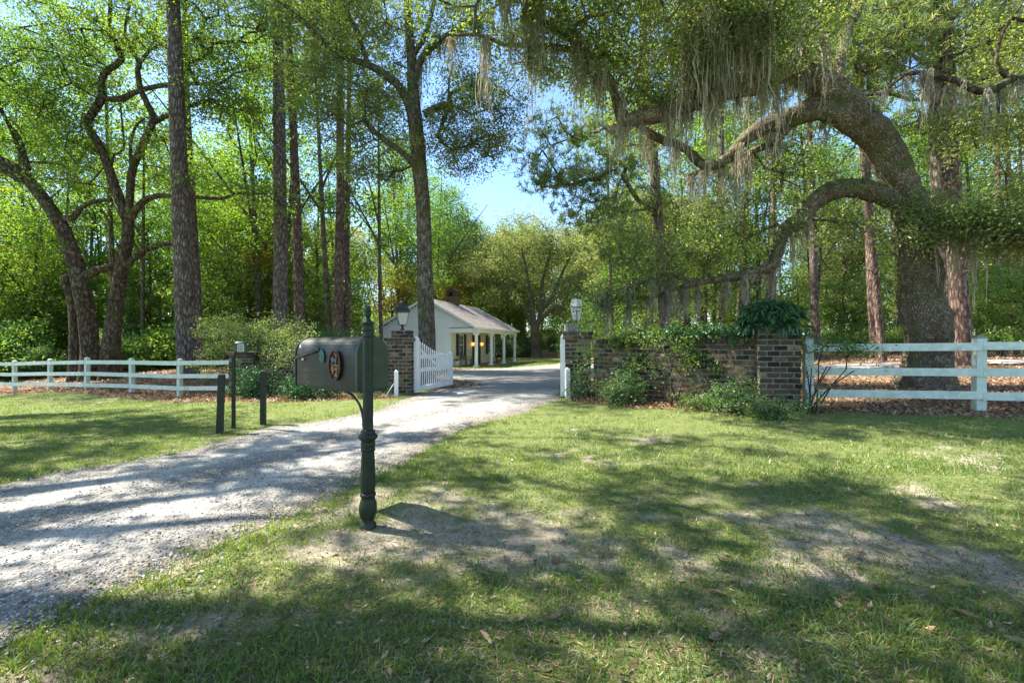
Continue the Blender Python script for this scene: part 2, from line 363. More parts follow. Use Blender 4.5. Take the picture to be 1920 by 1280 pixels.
def brickmat():
    m, t, o = newmat('old_brick'); oi = N(t, 'ObjectInfo')
    tcn = N(t, 'TexCoord'); v = tcn.outputs['Object']
    c = ramp(t, [(0, (.022, .018, .014)), (.2, (.035, .027, .021)), (.36, (.08, .045, .031)), (.5, (.11, .064, .043)), (.66, (.075, .055, .038)), (.8, (.16, .12, .065)), (.9, (.06, .045, .033)), (1, (.3, .24, .14))], oi.outputs['Random']).outputs[0]
    ad = N(t, 'VectorMath', operation='ADD'); t.links.new(v, ad.inputs[0])
    sc = N(t, 'VectorMath', operation='SCALE'); t.links.new(oi.outputs['Location'], sc.inputs[0]); sc.inputs['Scale'].default_value = 1.0; t.links.new(sc.outputs[0], ad.inputs[1])
    n = noise(t, 22, 5, .7, ad.outputs[0]); n2 = noise(t, 6, 4, .6, ad.outputs[0])
    g = ramp(t, [(.3, (.55, .5, .5)), (.6, (1.1, 1.1, 1.1)), (.8, (1.5, 1.45, 1.3))], n.outputs['Fac']); c = mixc(t, 1, c, g.outputs[0], 'MULTIPLY')
    k = ramp(t, [(.5, (0, 0, 0)), (.68, (.75, .75, .75))], n2.outputs['Fac']); c = mixc(t, k.outputs[0], c, (.06, .065, .035))
    pbr(t, o, c, .92, normal=bump(t, n.outputs['Fac'], .8, .006), spec=.2); return m
M['brick'] = brickmat()
M['mortar'] = simple('mortar', (.23, .22, .18), .95, 0, 18, .35, .8, .01, .2, stain=(.07, .08, .045))
M['fence'] = simple('weathered_white_fence_paint', (.54, .61, .52), .6, 0, 9, .15, .3, .002, .4, stain=(.36, .43, .34), stretch=(1, 1, 1))
M['white'] = simple('white_paint', (.76, .77, .75), .5, 0, 5, .05, .15, .002, .4)
M['siding'] = simple('white_siding', (.82, .83, .83), .6, 0, 3, .06, .1, .002, .3)
M['cream'] = simple('cream_boards', (.78, .74, .62), .6, 0, 3, .05, .1, .002, .3)
M['shutter'] = simple('dark_green_shutter', (.022, .03, .022), .5, 0, 20, .2)
M['glass'] = simple('window_glass', (.05, .06, .06), .08, 0, 2, .1, 0, .001, .6)
M['iron'] = simple('black_iron', (.018, .018, .018), .45, .4, 20, .3)
M['roof'] = simple('worn_roof_shingle', (.23, .20, .18), .9, 0, 3.5, .35, .6, .01, .2)
M['darkgreen'] = simple('dark_green_post_paint', (.011, .02, .009), .5, .0, 16, .45, .5, .002, .35, stain=(.034, .038, .024))
M['boxmetal'] = simple('aged_mailbox_metal', (.011, .014, .012), .42, .15, 9, .6, .4, .0015, .35, stain=(.034, .03, .022))
M['boxface'] = simple('green_mailbox_face', (.03, .05, .02), .5, .1, 9, .3, .2, .001, .4)
M['bronze'] = simple('aged_bronze', (.085, .046, .026), .42, .8, 26, .45, .5, .002, .5)
M['bronzehi'] = simple('raised_bronze', (.2, .13, .085), .42, .8, 26, .3, .3, .001, .5)
M['steel'] = simple('dark_blue_relief_metal', (.06, .07, .085), .4, .7, 30, .4)
M['verdigris'] = simple('verdigris', (.03, .09, .075), .5, .4, 26, .4)
M['keypad'] = simple('keypad_plate', (.45, .43, .30), .4, .5, 10, .1)
M['lampmetal'] = simple('lantern_metal', (.03, .04, .05), .35, .5, 12, .3)
M['porch'] = simple('porch_paving', (.24, .13, .09), .9, 0, 9, .3, .5, .005)
M['soilpath'] = simple('pale_sand_lane', (.50, .46, .40), .95, 0, 2.5, .15, .5, .01, .2)
def lampglass():
    m, t, o = newmat('frosted_lantern_glass')
    b = pbr(t, o, (.75, .74, .68), .25); b.inputs['Transmission Weight'].default_value = .55
    return m
M['lampglass'] = lampglass()
def glow(name, c, s):
    m, t, o = newmat(name); b = pbr(t, o, c, .4); b.inputs['Emission Color'].default_value = (*c, 1); b.inputs['Emission Strength'].default_value = s; return m
M['amber'] = glow('lit_amber_glass', (1.0, .42, .08), .5)

# ------------------------------------------------------------------ ground
def poly_px(pts): return [G(*p) for p in pts]
DR_L = [(-9, -6), (-8.0, 0), (-7.2, 2.8)] + poly_px([(-160, 935), (0, 905), (130, 878), (250, 862), (345, 842), (430, 820), (500, 800), (600, 787), (700, 768), (745, 750), (782, 738)])
DR_R = [(-3.4, -6), (-3.0, 0)] + poly_px([(0, 1225), (130, 1150), (240, 1100), (330, 1062), (420, 1022), (500, 990), (580, 952), (640, 925), (700, 895), (760, 868), (800, 842), (850, 815), (920, 788), (990, 770), (1052, 748)])
FAR_L = poly_px([(820, 727), (850, 727), (905, 722), (862, 712), (838, 706), (838, 694), (880, 692)])
FAR_R = [(1.4, 13.5), (1.75, 16.2)]
DRIVE = DR_L + FAR_L + poly_px([(960, 689), (1010, 685), (1048, 682)]) + [(3.6, 36), (6, 36)] + [(5.5, 30), (6.5, 21.5), (12, 20.3)] + [(9, 17.3), (4, 16.7)] + FAR_R[::-1] + DR_R[::-1]
def inside(poly, x, y):
    x = np.asarray(x); y = np.asarray(y); r = np.zeros(x.shape, bool); n = len(poly)
    for i in range(n):
        x0, y0 = poly[i]; x1, y1 = poly[(i + 1) % n]
        if y0 == y1: continue
        c = ((y0 > y) != (y1 > y)) & (x < (x1 - x0) * (y - y0) / (y1 - y0) + x0); r ^= c
    return r
def edge_dist(poly, x, y):
    d = np.full(np.shape(x), 1e9); n = len(poly)
    for i in range(n):
        a = np.array(poly[i]); b = np.array(poly[(i + 1) % n]); e = b - a
        t = np.clip(((x - a[0]) * e[0] + (y - a[1]) * e[1]) / (e @ e + 1e-9), 0, 1)
        d = np.minimum(d, np.hypot(x - a[0] - t * e[0], y - a[1] - t * e[1]))
    return d
def line_dist(pl, x, y):
    d = np.full(np.shape(x), 1e9)
    for i in range(len(pl) - 1):
        a = np.array(pl[i]); b = np.array(pl[i + 1]); e = b - a; t = np.clip(((x - a[0]) * e[0] + (y - a[1]) * e[1]) / (e @ e + 1e-9), 0, 1)
        d = np.minimum(d, np.hypot(x - a[0] - t * e[0], y - a[1] - t * e[1]))
    return d
# where the bed of mulch / pine straw lies instead of lawn
def wall_line_y(x):    # front edge of the planted beds
    xp = [-30, -18.9, -13, -8.5, -5.5, -2.9, -2.3, .9, 1.4, 4.0, 5.8, 8.5, 14, 30]
    yp = [18.2, 16.6, 13.9, 12.0, 10.7, 10.6, 30, 30, 9.9, 7.6, 7.7, 7.1, 6.5, 6]
    return np.interp(x, xp, yp)
def litter_mask(x, y):
    w = wall_line_y(x) + (fbm(x * .9, y * .9, 5) - .5) * 1.2
    m = np.clip((y - w) / .35, 0, 1)
    lawnback = ((x > -9) & (x < 7) & (y > 28.6) & (y < 45)) 
    m = np.where(lawnback, m * .1, m)
    far = (y > 15) & (x > -2.2) & (x < 1.2) & (y < 28); m = np.where(far, np.maximum(m, .4), m)
    patch = np.exp(-(((x + 1.6) / 1.0) ** 2 + ((y - 14.3) / 1.8) ** 2)); m = np.maximum(m, np.clip(patch * 1.5, 0, 1))
    return m
def grass_mask(x, y):
    g = fbm(x * .5 + 3, y * .6, 20, 3) * .42 + fbm(x * 1.7, y * 1.9, 30, 3) * .34 + fbm(x * 5.5, y * 6.5, 36, 3) * .42
    g = g + .09 * np.clip((y - 3.6) / 2.5, 0, 1) + .05 * np.clip((y - 6) / 2, 0, 1)
    bare = np.exp(-(((x + .6) / .8) ** 2 + ((y - 3.35) / .3) ** 2)) * .12 + np.exp(-(((x - 2.3) / .9) ** 2 + ((y - 2.9) / .4) ** 2)) * .15
    return np.clip((g - bare - .36) / .30, 0, 1)
def axis(lo, hi, step, far, grow=1.22):
    a = list(np.arange(lo, hi + 1e-6, step)); s = step
    while a[-1] < far: s *= grow; a.append(a[-1] + s)
    s = step
    while a[0] > -far: s *= grow; a.insert(0, a[0] - s)
    return np.array(a)
xs = axis(-13, 11, .16, 600); ys = axis(-1, 24, .16, 600)
GX, GY = np.meshgrid(xs, ys)
GZ = TZ(GX, GY) + (fbm(GX * .8, GY * .8, 50, 3) - .5) * .05 * np.clip(1 - np.hypot(GX, GY) / 80, 0, 1)
ind = inside(DRIVE, GX, GY)
ed = edge_dist(DRIVE, GX.ravel(), GY.ravel()).reshape(GX.shape)
near = np.hypot(GX, GY) < 60
GZ = np.where(ind & near, GZ - .05 * np.clip(ed / .5, 0, 1) - .012, GZ)
a = Acc(); ny, nx = GX.shape
i = np.arange(ny - 1)[:, None] * nx; j = np.arange(nx - 1)[None]
a.add(np.stack([GX.ravel(), GY.ravel(), GZ.ravel()], -1), np.stack([i + j, i + j + 1, i + nx + j + 1, i + nx + j], -1).reshape(-1, 4))
me = a.mesh('ground', M['ground'], True)
for nm, arr in (('grass', grass_mask(GX, GY)), ('litter', litter_mask(GX, GY))):
    at = me.attributes.new(nm, 'FLOAT', 'POINT'); at.data.foreach_set('value', arr.astype(np.float32).ravel())
link('ground', me, kind='structure')
def gz(x, y):
    x = np.asarray(x, float); y = np.asarray(y, float)
    return TZ(x, y) + (fbm(x * .8, y * .8, 50, 3) - .5) * .05 * np.clip(1 - np.hypot(x, y) / 80, 0, 1)
def gz1(x, y): return float(gz(np.array([x]), np.array([y]))[0])

def sheet(name, poly, mat, step, lift):
    # subdivide + roughen the outline
    out = []
    for k in range(len(poly)):
        p = np.array(poly[k]); q = np.array(poly[(k + 1) % len(poly)]); n = max(1, int(np.linalg.norm(q - p) / .2))
        for m_ in range(n):
            c = p + (q - p) * m_ / n; out.append((c[0] + (vnoise([c[0] * 2.1], [c[1] * 2.1], 61)[0] - .5) * .28, c[1] + (vnoise([c[0] * 2.1], [c[1] * 2.1], 62)[0] - .5) * .22))
    P_ = np.array(out); lo = P_.min(0); hi = P_.max(0)
    gx, gy = np.meshgrid(np.arange(lo[0], hi[0], step), np.arange(lo[1], hi[1], step)); gx = gx.ravel(); gy = gy.ravel()
    gx = gx + (NR.random(len(gx)) - .5) * step * .3
    k = inside(out, gx, gy) & (edge_dist(out, gx, gy) > .1)
    pts = [Vector(p) for p in out] + [Vector(p) for p in zip(gx[k], gy[k])]
    nb = len(out)
    vv, ee, ff, ov, _, _ = delaunay_2d_cdt(pts, [], [list(range(nb))], 1, 1e-4)
    V = np.array([tuple(v) for v in vv]); z = gz(V[:, 0], V[:, 1])
    bd = np.array([any(o < nb for o in s_) for s_ in ov]) if ov else np.zeros(len(V), bool)
    z = z + np.where(bd, -.012, lift)
    a = Acc(); a.add(np.column_stack([V, z]), None, [f if len(f) == 3 else f[:3] for f in ff])
    o = a.build(name, mat, kind='structure', smooth=True)
    dl, dr = line_dist(DR_L, V[:, 0], V[:, 1]), line_dist(DR_R, V[:, 0], V[:, 1]); t = dl / (dl + dr + 1e-6)
    rut = np.exp(-((t - .30) / .10) ** 2) + np.exp(-((t - .68) / .10) ** 2); rut = rut * np.clip((13.5 - V[:, 1]) / 2, 0, 1)
    at = o.data.attributes.new('rut', 'FLOAT', 'POINT'); at.data.foreach_set('value', rut.astype(np.float32))
    eg = np.clip(1 - np.minimum(dl, dr) / .55, 0, 1); at = o.data.attributes.new('verge', 'FLOAT', 'POINT'); at.data.foreach_set('value', eg.astype(np.float32))
    return o
sheet('driveway', DRIVE, M['gravel'], .3, .012)
LANE = [(11.5, 20.2), (20, 19.5), (40, 18.5), (60, 17), (60, 15), (40, 16.2), (20, 17.0), (11, 17.45)]
sheet('sand_lane', LANE, M['soilpath'], .8, .015)

# ------------------------------------------------------------------ foliage machinery
def unit(v): return v / (np.linalg.norm(v, axis=-1, keepdims=True) + 1e-9)
def add_leaves(acc, C, size, rng, wr=.5, droop=.3, v=None, flat=.45):
    n = len(C)
    if n == 0: return
    a_ = unit(rng.normal(size=(n, 3)) * (1, 1, .7) - (0, 0, droop))
    nn = unit(rng.normal(size=(n, 3)) * (1, 1, 1) + (0, 0, flat * 2.2))
    b = unit(np.cross(a_, nn)); nn = np.cross(b, a_)
    l = (size * (.65 + .7 * rng.random(n)))[:, None]; w = l * wr
    f = l * .12
    V = np.stack([C - a_ * l * .5, C + b * w * .5 + nn * f, C + a_ * l * .5 - nn * f * .6, C - b * w * .5 + nn * f], 1).reshape(-1, 3)
    if v is None: v = rng.random(n)
    acc.add(V, np.arange(4 * n).reshape(-1, 4), a=np.repeat(np.clip(v, 0, 1), 4))
def cluster_leaves(acc, centers, n, sig, size, rng, sub=7, flat=.55, vspread=.25, subsig=.38, wr=.5, twigs=None):
    K = len(centers)
    sc = centers[:, None, :] + rng.normal(size=(K, sub, 3)) * sig * np.array((1, 1, flat))
    if twigs is not None:      # a fine twig from the branch end to every spray of leaves
        A_ = np.repeat(centers, sub, 0); B_ = sc.reshape(-1, 3); B_ = B_ + (B_ - A_) * .25; s_ = unit(np.cross(B_ - A_, rng.normal(size=B_.shape))) * .007; M_ = (A_ + B_) / 2 + rng.normal(size=B_.shape) * .04
        twigs.add(np.stack([A_ - s_, A_ + s_, M_ + s_ * .7, M_ - s_ * .7, B_ + s_ * .3, B_ - s_ * .3], 1).reshape(-1, 3), (np.arange(len(A_))[:, None, None] * 6 + np.array([[0, 1, 2, 3], [3, 2, 4, 5]])[None]).reshape(-1, 4))
    m = max(1, n // sub)
    base = rng.random((K, 1, 1)) * .5 + rng.random((K, sub, 1)) * .2
    C = sc[:, :, None, :] + rng.normal(size=(K, sub, m, 3)) * sig * subsig * np.array((1, 1, .8))
    v = base + rng.random((K, sub, m)) * .35
    C = C.reshape(-1, 3); v = v.reshape(-1)
    k = rng.random(len(C)) < .97
    add_leaves(acc, C[k], size, rng, v=v[k], wr=wr)
def needle_tufts(acc, centers, rng, sub=9, sig=.5, nl=14, ln=.2, w=.016):
    K = len(centers)
    tc_ = (centers[:, None, :] + rng.normal(size=(K, sub, 3)) * sig * np.array((1, 1, .55))).reshape(-1, 3)
    n = len(tc_)
    ax = unit(rng.normal(size=(n, 1, 3)) * .6 + (0, 0, .8))
    d = unit(rng.normal(size=(n, nl, 3)) + ax * .8)
    c = tc_[:, None, :] + rng.normal(size=(n, nl, 3)) * .05
    s = unit(np.cross(d, rng.normal(size=(n, nl, 3))))
    l = ln * (.7 + .5 * rng.random((n, nl, 1)))
    V = np.stack([c - s * w, c + s * w, c + d * l], 2).reshape(-1, 3)
    v = np.repeat(np.clip(rng.random((n, 1)) * .6 + rng.random((n, nl)) * .4, 0, 1).ravel(), 3)
    acc.add(V, None, np.arange(len(V)).reshape(-1, 3), a=v)

def smooth_path(pts, step=.35):
    Pn = np.asarray(pts, float); n = len(Pn)
    if n == 2:
        m = max(2, int(np.linalg.norm(Pn[1, :3] - Pn[0, :3]) / step) + 1); return Pn[0] + (Pn[1] - Pn[0]) * np.linspace(0, 1, m)[:, None]
    ext = np.vstack([2 * Pn[0] - Pn[1], Pn, 2 * Pn[-1] - Pn[-2]]); out = []
    for k in range(n - 1):
        p0, p1, p2, p3 = ext[k:k + 4]; m = max(2, int(np.linalg.norm(p2[:3] - p1[:3]) / step) + 1)
        for t in np.linspace(0, 1, m, endpoint=(k == n - 2)):
            out.append(.5 * ((2 * p1) + (-p0 + p2) * t + (2 * p0 - 5 * p1 + 4 * p2 - p3) * t * t + (-p0 + 3 * p1 - 3 * p2 + p3) * t ** 3))
    return np.array(out)

def limb_mesh(acc, path, rng, sides=12, rough=.08, wob=.04, fine=0.0, root=0.0):
    """one thick limb with a lumpy surface"""
    path = np.asarray(path); n = len(path)
    Pc = path[:, :3].copy(); r = path[:, 3]
    ph = rng.random(6) * 7
    s = np.arange(n) * .35
    Pc[1:] += (np.stack([np.sin(s * 1.3 + ph[0]), np.sin(s * 1.7 + ph[1]), np.sin(s * 1.1 + ph[2])], -1) * (r * wob)[:, None])[1:]
    T_ = np.gradient(Pc, axis=0); T_ = unit(T_)
    u = np.cross(T_[0], (.3, .9, .1)); u /= np.linalg.norm(u)
    ang = np.arange(sides) * 2 * math.pi / sides
    V = np.empty((n, sides, 3))
    for i in range(n):
        u = u - T_[i] * u.dot(T_[i]); u /= np.linalg.norm(u) + 1e-9; w = np.cross(T_[i], u)
        rr = r[i] * (1 + rough * (np.sin(ang * 2 + ph[3] + s[i] * .9) * .5 + np.sin(ang * 3 + ph[4] - s[i] * 1.4) * .5 + np.sin(ang * 5 + ph[5] + s[i] * 2.3) * .35) + rough * .5 * rng.normal(size=sides) * .5)
        if root: rr = rr * (1 + root * max(0, 1 - i * .2 / 1.2) ** 2 * (np.cos(ang * 5 + ph[2]) + .6 * np.cos(ang * 3 + ph[1])))
        if fine:
            if i == 0: kn_ = [(rng.integers(4, max(5, n - 2)), rng.random() * 6.28, .10 + .16 * rng.random(), 1.5 + 2.5 * rng.random()) for _ in range(max(2, n // 9))]
            for i0, a0, am, wd_ in kn_: rr = rr * (1 + am * math.exp(-((i - i0) / wd_) ** 2) * np.clip(np.cos(ang - a0), 0, 1) ** 3)
            cx_, cy_ = 40 + np.cos(ang) * r[i] * 5, 40 + np.sin(ang) * r[i] * 5
            rr = rr + fine * (vnoise(cx_ + i * .9, cy_ + i * .35, 201) - .5) * 2.4 + fine * (vnoise(cx_ * 2.7 - i * 1.7, cy_ * 2.7 + i, 203) - .5) * 1.6
        V[i] = Pc[i] + (np.cos(ang) * rr)[:, None] * u + (np.sin(ang) * rr)[:, None] * w
    i = np.arange(n - 1)[:, None] * sides; j = np.arange(sides)[None]; k = (j + 1) % sides
    Q = np.stack([i + j, i + k, i + sides + k, i + sides + j], -1).reshape(-1, 4)
    Vf = np.vstack([V.reshape(-1, 3), Pc[-1] + T_[-1] * r[-1] * .5])
    T = [(n * sides, (n - 1) * sides + m, (n - 1) * sides + (m + 1) % sides) for m in range(sides)]
    acc.add(Vf, Q, T)

def grow(acc, skel, targets, rng, twig=.007, k_r=.0085, sides=5, seg=.55, sag=.12, lowpen=.7):
    """connect every target to the nearest wood already grown, then thicken by what hangs beyond"""
    pos = [tuple(p[:3]) for p in skel]; rad = [float(p[3]) for p in skel]; par = [-1] * len(pos); n0 = len(pos)
    cap_ = 60000; A = np.empty((len(targets) * 14 + n0, 3)); A[:n0] = np.array(pos)
    d0 = np.min(np.linalg.norm(targets[:, None] - A[None, :n0], axis=2), axis=1) if len(targets) else []
    order = np.argsort(d0); n = n0; chains = []
    for ti in order:
        t = targets[ti]; D = np.linalg.norm(A[:n] - t, axis=1); c = D + lowpen * np.maximum(0, A[:n, 2] - t[2] - .2)
        s = int(np.argmin(c)); st = A[s]; L_ = D[s]
        if L_ < .15: continue
        m = max(1, min(12, int(L_ / seg)))
        off = rng.normal(size=3) * L_ * .1; ch = [s]
        for q in range(1, m + 1):
            f = q / m; w = math.sin(f * math.pi)
            p = st + (t - st) * f + off * w + np.array((0, 0, sag * L_ * w * .8)) + (rng.normal(size=3) * .04 * L_ * (f < 1))
            A[n] = p; par.append(ch[-1]); rad.append(0.0); ch.append(n); n += 1
        chains.append(ch)
    cnt = np.zeros(n)
    for ch in chains: cnt[ch[-1]] += 1
    for i in range(n - 1, n0 - 1, -1): cnt[par[i]] += cnt[i]
    for ch in chains:
        r = [twig + k_r * math.sqrt(cnt[i]) for i in ch]; r[0] = r[1] * 1.15
        acc.tube(A[ch], r, sides, cap=False)
    return A[:n]

def blob(rng, c, r, n, shell=.0):
    d = unit(rng.normal(size=(n, 3))); q = rng.random(n) ** (1 / 3); q = shell + (1 - shell) * q
    return np.array(c) + d * q[:, None] * np.array(r)
def pxblobs(rng, spec):
    """crown masses: (px, py, distance, half width m, half depth m, half height m, count)"""
    return np.concatenate([blob(rng, P(a, b, d), (rx, ry, rz), n) for a, b, d, rx, ry, rz, n in spec])
def pxlimb(pts):                         # (px, py, distance, width in photo px)
    # a round limb off the axis of the lens shows wider by 1/cos
    return np.array([(*P(a, b, d), w * .5 * d / FPX * math.cos(math.atan((a - CX) / FPX))) for a, b, d, w in pts])

def hero(name, label, cat, base, limbs, targets, bark, leaf, seed, nleaf=200, sig=.5, size=.08, sub=7, flat=.5, group=None, sides=14, growmin=0, pine=False, k_r=.0085, rough=.08, twigsides=5, subsig=.38, fine=0.0, rootf=0.0):
    rng = np.random.default_rng(seed)
    root = thing(name, label, cat, (base[0], base[1], base[2]), group=group)
    off = np.array(base)
    tr = Acc(); sk = []
    for i, lb in enumerate(limbs):
        p = smooth_path(lb, .14 if fine and i < 10 else .35); p = p.copy(); p[:, :3] -= off
        limb_mesh(tr, p, rng, sides if p[0, 3] > .12 else 8, rough, fine=fine if p[0, 3] > .12 else 0, root=rootf if i == 0 else 0); sk.append(p[p[:, 2] > growmin])
    sk = np.concatenate(sk)
    tg = targets - off
    grow(tr, sk, tg, rng, k_r=k_r, sides=twigsides)
    cr_ = Acc(); cluster_leaves(cr_, tg, nleaf, sig, size, rng, sub, flat, subsig=subsig, twigs=tr)
    tr.build('trunk', M[bark], root, smooth=True)
    cr_.build('crown', M[leaf], root)
    return root, [smooth_path(lb, .25) - np.array((*off, 0)) for lb in limbs]

# ---- spanish moss: hanging beards
def moss_mesh(seed, n=34, spread=.22):
    rng = np.random.default_rng(seed); a = Acc(); knots = rng.normal(size=(4, 2)) * (spread, spread * .5)
    for k in range(n):
        kn = knots[rng.integers(0, 4)]; x, y = kn + rng.normal(size=2) * .03; L_ = .15 + 1.05 * rng.random() ** 1.8; m = 9
        w = .006 + .010 * rng.random(); th = rng.random() * 3.14
        z = -np.linspace(0, 1, m) * L_; dx = np.cumsum(rng.normal(size=m) * .022); dy = np.cumsum(rng.normal(size=m) * .022)
        dx[0] = dy[0] = 0; ww = w * (.5 + 1.0 * rng.random(m)) * np.linspace(1.15, .3, m); V = []
        for q in range(m):
            sx, sy = math.cos(th + q * .5), math.sin(th + q * .5); V += [(x + dx[q] - sx * ww[q], y + dy[q] - sy * ww[q], z[q]), (x + dx[q] + sx * ww[q], y + dy[q] + sy * ww[q], z[q])]
        a.add(V, [(2 * q, 2 * q + 1, 2 * q + 3, 2 * q + 2) for q in range(m - 1)], a=np.clip(rng.random() * .6 + .4 * rng.random(2 * m), 0, 1))
        for h in range(11):      # curly side threads
            q = rng.integers(0, m - 1); b_ = np.array((x + dx[q], y + dy[q], z[q])); e = rng.normal(size=3) * (.04, .04, .03) - (0, 0, .05)
            a.add([b_, b_ + (.007, .004, .003), b_ + e], None, [(0, 1, 2)], a=rng.random())
    return a.mesh('spanish_moss', M['moss'])
MOSS = [moss_mesh(900 + k, 26 + 5 * k, .05 + .03 * k) for k in range(6)]
def hang_moss(root, pts, rng, smin=.6, smax=1.2):
    for p in pts:
        s = smin + (smax - smin) * rng.random()
        link('spanish_moss', MOSS[rng.integers(0, 6)], root, loc=tuple(p), rot=(0, 0, rng.random() * 6.28), scale=(s * 1.1, s * 1.1, s * (.8 + .8 * rng.random())))

# ------------------------------------------------------------------ brickwork
BL, BH, BD, MJ = .218, .074, .105, .022
def brick_mesh(seed, Lb, Hb, Db):
    r = random.Random(seed); a = Acc()
    V = []
    for z in (0, Hb):
        for y in (0, Db):
            for x in (0, Lb):
                V.append((x + (r.random() - .5) * .012, y + (r.random() - .5) * .006, z + (r.random() - .5) * .009))
    # front face carries an uneven middle
    a.add(V, [(0, 2, 3, 1), (4, 5, 7, 6), (2, 6, 7, 3), (0, 4, 6, 2), (1, 3, 7, 5)])
    a.add([V[0], V[1], V[5], V[4], (Lb * (.35 + .3 * r.random()), -.004 - .006 * r.random(), Hb * (.4 + .2 * r.random()))], None, [(0, 1, 4), (1, 2, 4), (2, 3, 4), (3, 0, 4)])
    return a.mesh('brick', M['brick'])
STR = [brick_mesh(k, BL, BH, BD) for k in range(7)]
HDR = [brick_mesh(k + 20, BD, BH, BD) for k in range(4)]
def lay(root, x, y, z, rz, half=False, rr=RND, sx=1.0):
    link('brick', rr.choice(HDR if half else STR), root, loc=(x + (rr.random() - .5) * .004, y + (rr.random() - .5) * .004, z), rot=(rr.uniform(-.01, .01), rr.uniform(-.008, .008), rz), scale=(sx, 1, 1))

def pier(label, x, y, rz, w, courses, cap=2, zb=-.05, group=None, stub=2, name='brick_pier', cw=.05):
    """square pier, local -y is the face to the road; w across; courses of real bricks round a mortar core"""
    z0 = gz1(x, y)
    root = thing(name, label, 'pier', (x, y, z0), rz, group)
    n = round(w / (BL + MJ)); wl = w / n; sc = (wl - MJ) / BL
    p = BH + MJ
    core = Acc(); core.box(-w / 2 + .012, w / 2 - .012, .012, w - .012, zb - .2, courses * p + zb - .008)
    def ring(z, e, odd, ww):
        n2 = round(ww / (BL + MJ)); wl2 = ww / n2; s2 = (wl2 - MJ) / BL; x0 = -ww / 2; y0 = (w - ww) / 2
        if not odd:
            for i in range(n2): lay(root, x0 + i * wl2 + MJ / 2, y0, z, 0, sx=s2)
            m = (ww - BD - MJ) / n2; s3 = (m - MJ) / BL
            for i in range(n2):
                lay(root, x0 + ww, y0 + BD + MJ + i * m, z, math.pi / 2, sx=s3)
                lay(root, x0, y0 + BD + (i + 1) * m, z, -math.pi / 2, sx=s3)
        else:
            m = (ww - 2 * (BD + MJ)) / (n2 - .5); s3 = (m - MJ) / BL
            lay(root, x0 + MJ * .2, y0, z, 0, True)
            xx = x0 + BD + MJ
            for i in range(n2):
                f = .5 if i == 0 and False else 1
                q = (ww - 2 * (BD + MJ)) / (n2 - 1)
                if i < n2 - 1: lay(root, xx + i * q + MJ / 2, y0, z, 0, sx=(q - MJ) / BL)
            lay(root, x0 + ww - BD, y0, z, 0, True)
            q = (ww - BD - MJ) / n2; s4 = (q - MJ) / BL
            for i in range(n2):
                lay(root, x0 + ww, y0 + BD + MJ + i * q, z, math.pi / 2, sx=s4); lay(root, x0, y0 + BD + (i + 1) * q, z, -math.pi / 2, sx=s4)
    for c in range(courses): ring(zb + c * p, 0, c % 2 == 1, w)
    z = zb + courses * p
    if cap:
        for c in range(cap):
            ring(z, 0, c % 2 == 1, w + cw * 2)
            core.box(-w / 2 - cw + .012, w / 2 + cw - .012, -cw + .012, w + cw - .012, z + .001, z + p - .006); z += p
    if stub:
        ws = w * .72
        for c in range(stub): ring(z, 0, c % 2 == 1, ws); core.box(-ws / 2 + .012, ws / 2 - .012, (w - ws) / 2 + .012, (w + ws) / 2 - .012, z + .001, z + p - .006); z += p
    core.build('mortar', M['mortar'], root)
    return root, z0 + z

def wall(label, p0, p1, courses, name='brick_wall', curve=0.0, zb=None, coping=True):
    """p0..p1 along the road-side face; local x from p0 to p1"""
    p0 = Vector((*p0, 0)); p1 = Vector((*p1, 0)); d = p1 - p0; Ln = d.length; rz = math.atan2(d.y, d.x)
    zg = min(gz1(*p0[:2]), gz1(*p1[:2])) - .12 if zb is None else zb
    root = thing(name, label, 'wall', (p0.x, p0.y, zg), rz)
    p = BH + MJ; n = round(Ln / (BL + MJ)); m = Ln / n; s = (m - MJ) / BL
    core = Acc(); core.box(0, Ln, .014, .26, -.2, courses * p - .01)
    for c in range(courses):
        o = m * .5 * (c % 2)
        for i in range(n - (c % 2)): lay(root, o + i * m + MJ / 2, 0, c * p, 0, sx=s)
        if c % 2:
            lay(root, 0, 0, c * p, 0, True); lay(root, Ln - BD, 0, c * p, 0, True)
    z = courses * p
    if coping:      # a header course laid on edge, slightly proud
        k = int(Ln / .098); q = Ln / k
        for i in range(k):
            link('brick', RND.choice(COPE), root, loc=(i * q, -.02 + RND.uniform(-.004, .004), z + RND.uniform(-.003, .003)), scale=(q / .098, 1, 1))
        core.box(0, Ln, .02, .25, z - .01, z + .09)
    core.build('mortar', M['mortar'], root)
    return root, zg + z + .11
def cope_mesh(seed):
    r = random.Random(seed); a = Acc(); j = lambda: (r.random() - .5) * .009
    V = [(x + j() * .5, y + j(), z + j()) for z in (0, .105) for y in (0, .28) for x in (.004, .088)]
    a.add(V, [(0, 2, 3, 1), (4, 5, 7, 6), (0, 1, 5, 4), (2, 6, 7, 3), (0, 4, 6, 2), (1, 3, 7, 5)]); return a.mesh('brick', M['brick'])
COPE = [cope_mesh(k + 40) for k in range(4)]

